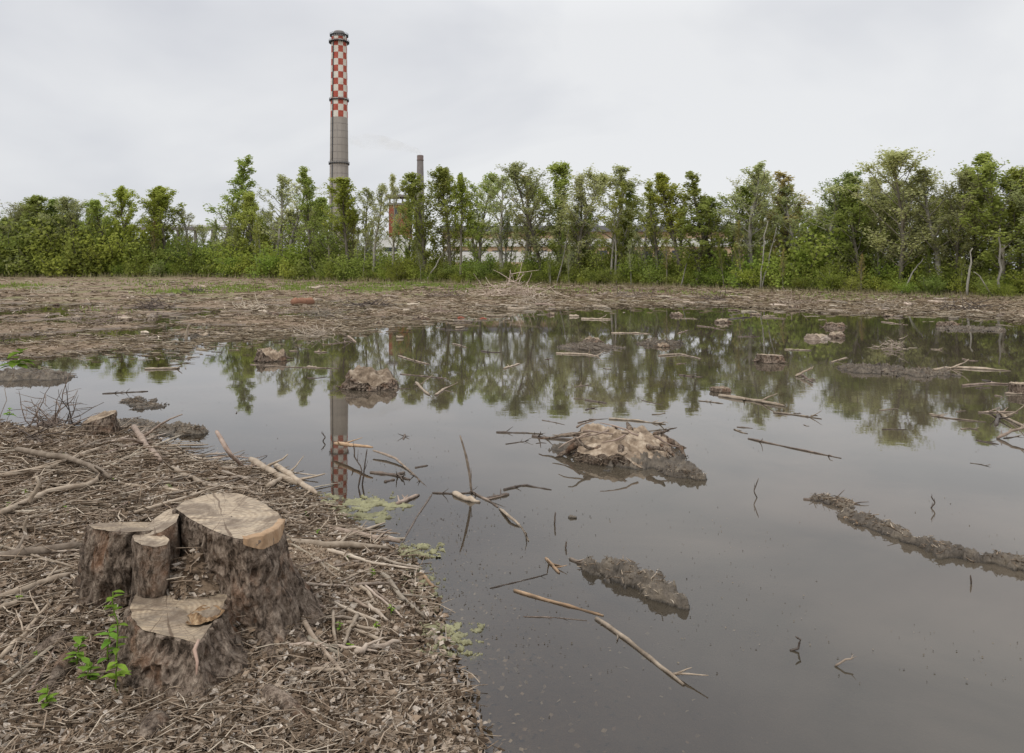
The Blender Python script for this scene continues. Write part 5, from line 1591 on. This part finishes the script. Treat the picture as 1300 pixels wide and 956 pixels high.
a = rng.uniform(0, 3.14, n); lean = rng.normal(size=(n, 2))*.1
ca, sa = np.cos(a)*w, np.sin(a)*w
V = np.stack([P-np.c_[ca, sa, np.zeros(n)], P+np.c_[ca, sa, np.zeros(n)], P+np.c_[lean, h]], 1).reshape(-1, 3)
tag(put('grass', V, np.arange(3*n).reshape(n, 3), LEAF['grass'], smooth=False, origin=np.zeros(3)), 'low bright green grass in patches on the far bank', 'grass', kind='stuff')

# dry reeds and weeds at the wood edge
n = 9000
u = rng.uniform(-60, 1380, n); De = np.interp(u, ED_U, ED_D)
D = De-rng.exponential(2.2, n)+.5; x = (u-CX)*D/F; z = terrain(x, D)
h = rng.uniform(.15, .75, n)*D/90; ang = rng.normal(size=(n, 2))*.25*h[:, None]; w = .018*D/60
B0 = np.c_[x, D, z]
V = np.stack([B0-np.c_[w, np.zeros((n, 2))], B0+np.c_[w, np.zeros((n, 2))], B0+np.c_[ang, h]], 1).reshape(-1, 3)
tag(put('dry_weeds', V, np.arange(3*n).reshape(n, 3), noisemat('dry_grass', [(.16, .15, .07), (.34, .28, .17)], scale=.4, rand=0, bump=0), smooth=False, origin=np.zeros(3)), 'dry grass and weeds along the foot of the treeline', 'weeds', kind='stuff')

# brush piles on the far bank
def brush_pile(a, b_, wpx, hpx, n, label, seed, mat=ends, name='brush_pile'):
    p0 = G(a, b_); D = p0[1]; w = wpx*D/F/2; h = hpx*D/F
    rs = np.random.default_rng(seed); mb = MB()
    for i in range(n):
        q = rs.normal(size=3)*np.array([w*.5, w*.4, 0])
        zz = abs(rs.normal())*h*.45*max(0, 1-abs(q[0])/w)
        d = np.array([rs.normal(), rs.normal()*.6, rs.normal()*.35]); d /= np.linalg.norm(d)
        P = curve(p0+q+np.array([0, 0, zz]), d, w*rs.uniform(.3, .8), 4, .15, rs)
        P[:, 2] = np.maximum(P[:, 2], p0[2])
        mb.tube(P, np.linspace(.035, .012, 5)*D/60, 4, 0)
    o = mb.build(name, mat, origin=p0); tag(o, label, 'brush pile')
brush_pile(650, 376, 95, 20, 150, 'wide heap of grey cut branches on the far bank at the centre', 301)
brush_pile(678, 386, 60, 12, 60, 'small pale heap of branches just right of the wide centre heap', 302)
brush_pile(290, 350, 30, 18, 70, 'twiggy brown brush heap at the foot of the tallest slim tree', 303, mat=BARK)
brush_pile(1135, 442, 40, 14, 40, 'thin tangle of twigs standing in the water at right', 304, mat=ends, name='twig_tangle')
brush_pile(752, 444, 60, 12, 60, 'tangle of twigs round the small middle stump', 305, name='twig_tangle')
brush_pile(400, 425, 60, 8, 50, 'thin twigs stranded in the shallows below the chimney', 306, name='twig_tangle')
brush_pile(12, 440, 60, 14, 30, 'brown brush heap on the mud at the left edge', 307, mat=DARKW)

# blocks and logs on the far flat, one object each
rs = random.Random(12)
i = 0
while i < 130:
    u = rs.uniform(-20, 1320)
    if u < 600: v = rs.uniform(356, 432)
    else:
        v = np.interp(u, SH_U, SH_Y)+rs.uniform(-16, 7)
    if v < 357: continue
    t = rs.uniform(2.2, 5.0); Lp = rs.uniform(6, 26)
    mm = [PALE, ends, STICK, ends, CUTF][int(rs.random()*5)]
    S('wood_block', [(u, v), (u+Lp/2, v+rs.uniform(-.5, .5)), (u+Lp, v+rs.uniform(-1, 1.5))], t, mm, 'sawn log piece lying on the debris strewn far flat', 'log piece', 'log pieces on the far flat', land=True, k=7, n=4, z=.5, knob=.4, taper=rs.uniform(.6, 1))
    i += 1
for (u, v, w, h) in [(160, 378, 18, 5), (232, 376, 10, 6), (95, 405, 16, 5), (190, 403, 16, 6), (118, 372, 10, 4), (30, 420, 18, 6), (300, 402, 18, 5), (345, 400, 16, 5), (480, 412, 16, 4), (700, 400, 14, 4), (960, 400, 16, 4), (1010, 392, 18, 6), (1130, 402, 16, 4), (1275, 402, 18, 5), (1190, 396, 14, 5), (1105, 385, 12, 4), (70, 388, 10, 4), (340, 377, 14, 4)]:
    simple_stump('cut_stump', u, v, w, h, 'low sawn stump on the debris strewn far flat', int(u+v), land=True, cut=[CUT, CUTF][int(u) % 2], mat=[STUMPB, CHIPS][int(v) % 2], group='cut stumps on the far flat', rough=.05, crooked=.05)

i = 0
while i < 70:
    u = rs.uniform(300, 1310); v = 400+rs.random()**1.3*190
    if u < 560 and v > 520: continue
    p = W(u, v, 0)
    if sdist([p[0]], [p[1]])[0] > -.3 or tz(p[0], p[1]) > -.01: continue
    Lp = rs.uniform(6, 34); sl = rs.gauss(0, .12)
    S('floating_twig', [(u, v), (u+Lp*.5, v+Lp*.5*sl+rs.uniform(-1, 1)), (u+Lp, v+Lp*sl)], rs.uniform(1.4, 3.0), [DARKW, STICK, STICK, PALE][int(rs.random()*4)], 'small twig drifting on the open pond', 'twig', 'small twigs drifting on the pond', n=6, k=5, taper=.5)
    i += 1
for q, (a, b_, w, h, n) in enumerate([(60, 372, 50, 8, 50), (190, 390, 60, 9, 60), (130, 412, 70, 8, 60), (330, 393, 60, 9, 60), (470, 388, 60, 8, 50), (560, 378, 60, 10, 60), (800, 378, 70, 8, 60), (905, 382, 60, 8, 50), (1010, 386, 60, 9, 60), (1120, 391, 60, 8, 50), (1230, 394, 70, 9, 60), (560, 398, 50, 7, 40), (410, 400, 60, 8, 50), (250, 372, 40, 7, 40)]):
    brush_pile(a, b_, w, h, n, 'low brown heap of cut branches on the far flat', 320+q, mat=[ends, DARKW, STICK][q % 3])
    bpy.context.scene.collection.objects[-1]['group'] = 'low branch heaps on the far flat'
    bpy.context.scene.collection.objects[-1]['kind'] = 'stuff'

# red scraps of plastic in the far shallows
for (a, b_, lb) in [(585, 404, 'small red plastic scrap in the far shallows left of centre'), (613, 405, 'smaller red plastic scrap right of the first one')]:
    S('plastic_scrap', [(a-4, b_), (a, b_-1.5, 'u'), (a+5, b_)], 2.6, PLASTIC, lb, 'plastic scrap', n=5)

# ------------------------------------------------------------------ algae
def algae(path, widths, seed, label):
    o = mound('algae_mat', path, widths, .012, label, 'algae', ALGAE, seed, 3.4, .009, zoff=-.004)
    o['kind'] = 'stuff'
algae([(405, 634), (440, 636), (500, 640)], [.08, .12, .06], 401, 'yellow green algae film off the tip of the near bank')
algae([(440, 655), (475, 655)], [.09, .12], 402, 'brighter algae patch beside the brown pole in the shallows')
algae([(528, 700), (545, 698)], [.06, .07], 403, 'small yellow algae patch right of the pole ends')
algae([(512, 722), (530, 742), (540, 770)], [.05, .05, .04], 404, 'algae strip along the waterline below the pole ends')
algae([(555, 800), (590, 800), (560, 825)], [.06, .05, .06], 405, 'algae patch in the shallows near the bottom of the bank')

# ------------------------------------------------------------------ seedlings
def leaf_blade(c, d, L_, w, rng):
    d = np.array(d, float); d /= np.linalg.norm(d)
    s = np.cross(d, [0, 0, 1]); s /= np.linalg.norm(s)+1e-9
    n = np.cross(s, d)
    prof = [(0, .05), (.2, .75), (.45, 1), (.75, .6), (1, .03)]
    V = []
    for t, q in prof:
        mid = c+d*L_*t-n*(.25*L_*t*t)
        V += [mid-s*w*q/2+n*.1*w*q, mid, mid+s*w*q/2+n*.1*w*q]
    Fc = []
    for i in range(4):
        Fc += [(i*3, i*3+1, i*3+4, i*3+3), (i*3+1, i*3+2, i*3+5, i*3+4)]
    return V, Fc
def seedling(a, b_, h, nl, ls, label, seed, lean=(0, 0), group=None, land=True, top=False):
    rs = np.random.default_rng(seed)
    p = G(a, b_)
    r = empty('seedling', p); tag(r, label, 'seedling', group)
    P = wpath([p, p+np.array([lean[0]*.4, lean[1]*.4, h*.5]), p+np.array([lean[0], lean[1], h])], 7, h*.02, seed)
    mb = MB(); mb.tube(P, np.linspace(.004, .0018, 7), 5); mb.build('stem', STICK if top else LEAF['seed'], r)
    mb = MB()
    for i in range(nl):
        t = rs.uniform(.8, 1) if top else rs.uniform(.2, 1)
        q = np.array([np.interp(t*6, range(7), P[:, c]) for c in range(3)])
        az = i*2.4+rs.normal()*.3
        V, Fc = leaf_blade(q, (math.cos(az), math.sin(az), rs.uniform(-.1, .5)), ls*rs.uniform(.7, 1.2), ls*.55, rs)
        mb.add(V, Fc)
    mb.build('leaves', LEAF['seed'], r)
seedling(150, 860, .34, 14, .045, 'taller green seedling climbing in front of the left foot of the big stump', 501, lean=(-.01, -.02))
seedling(138, 850, .16, 9, .05, 'leafy seedling beside the left foot of the big stump', 502)
seedling(98, 850, .12, 12, .045, 'low broad leaved seedling left of the big stump', 503)
seedling(112, 868, .08, 9, .05, 'lowest bright seedling at the lower left of the big stump', 504)
seedling(148, 885, .14, 10, .05, 'seedling at the foot of the front stem', 505)
seedling(60, 905, .1, 8, .045, 'seedling at the lower left corner', 506)
seedling(-4, 545, .82, 15, .20, 'green leafed sapling shoot rising over the left water', 507, lean=(.22, .05), top=True)
seedling(5, 560, .30, 12, .06, 'second small green shoot at the left edge', 508, top=True, lean=(.05, 0))
rs = random.Random(4)
for i in range(34):
    a, b_ = rs.uniform(0, 520), rs.uniform(560, 860)
    p = W(a, b_, .1)
    if sdist([p[0]], [p[1]])[0] < .1 or (85 < a < 375 and b_ > 650): continue
    seedling(a, b_, rs.uniform(.02, .05), 5, .022, 'tiny green sprout in the litter of the near bank', 600+i, group='tiny sprouts on the near bank')

for o in bpy.data.objects:
    if '_o' in o: del o['_o']
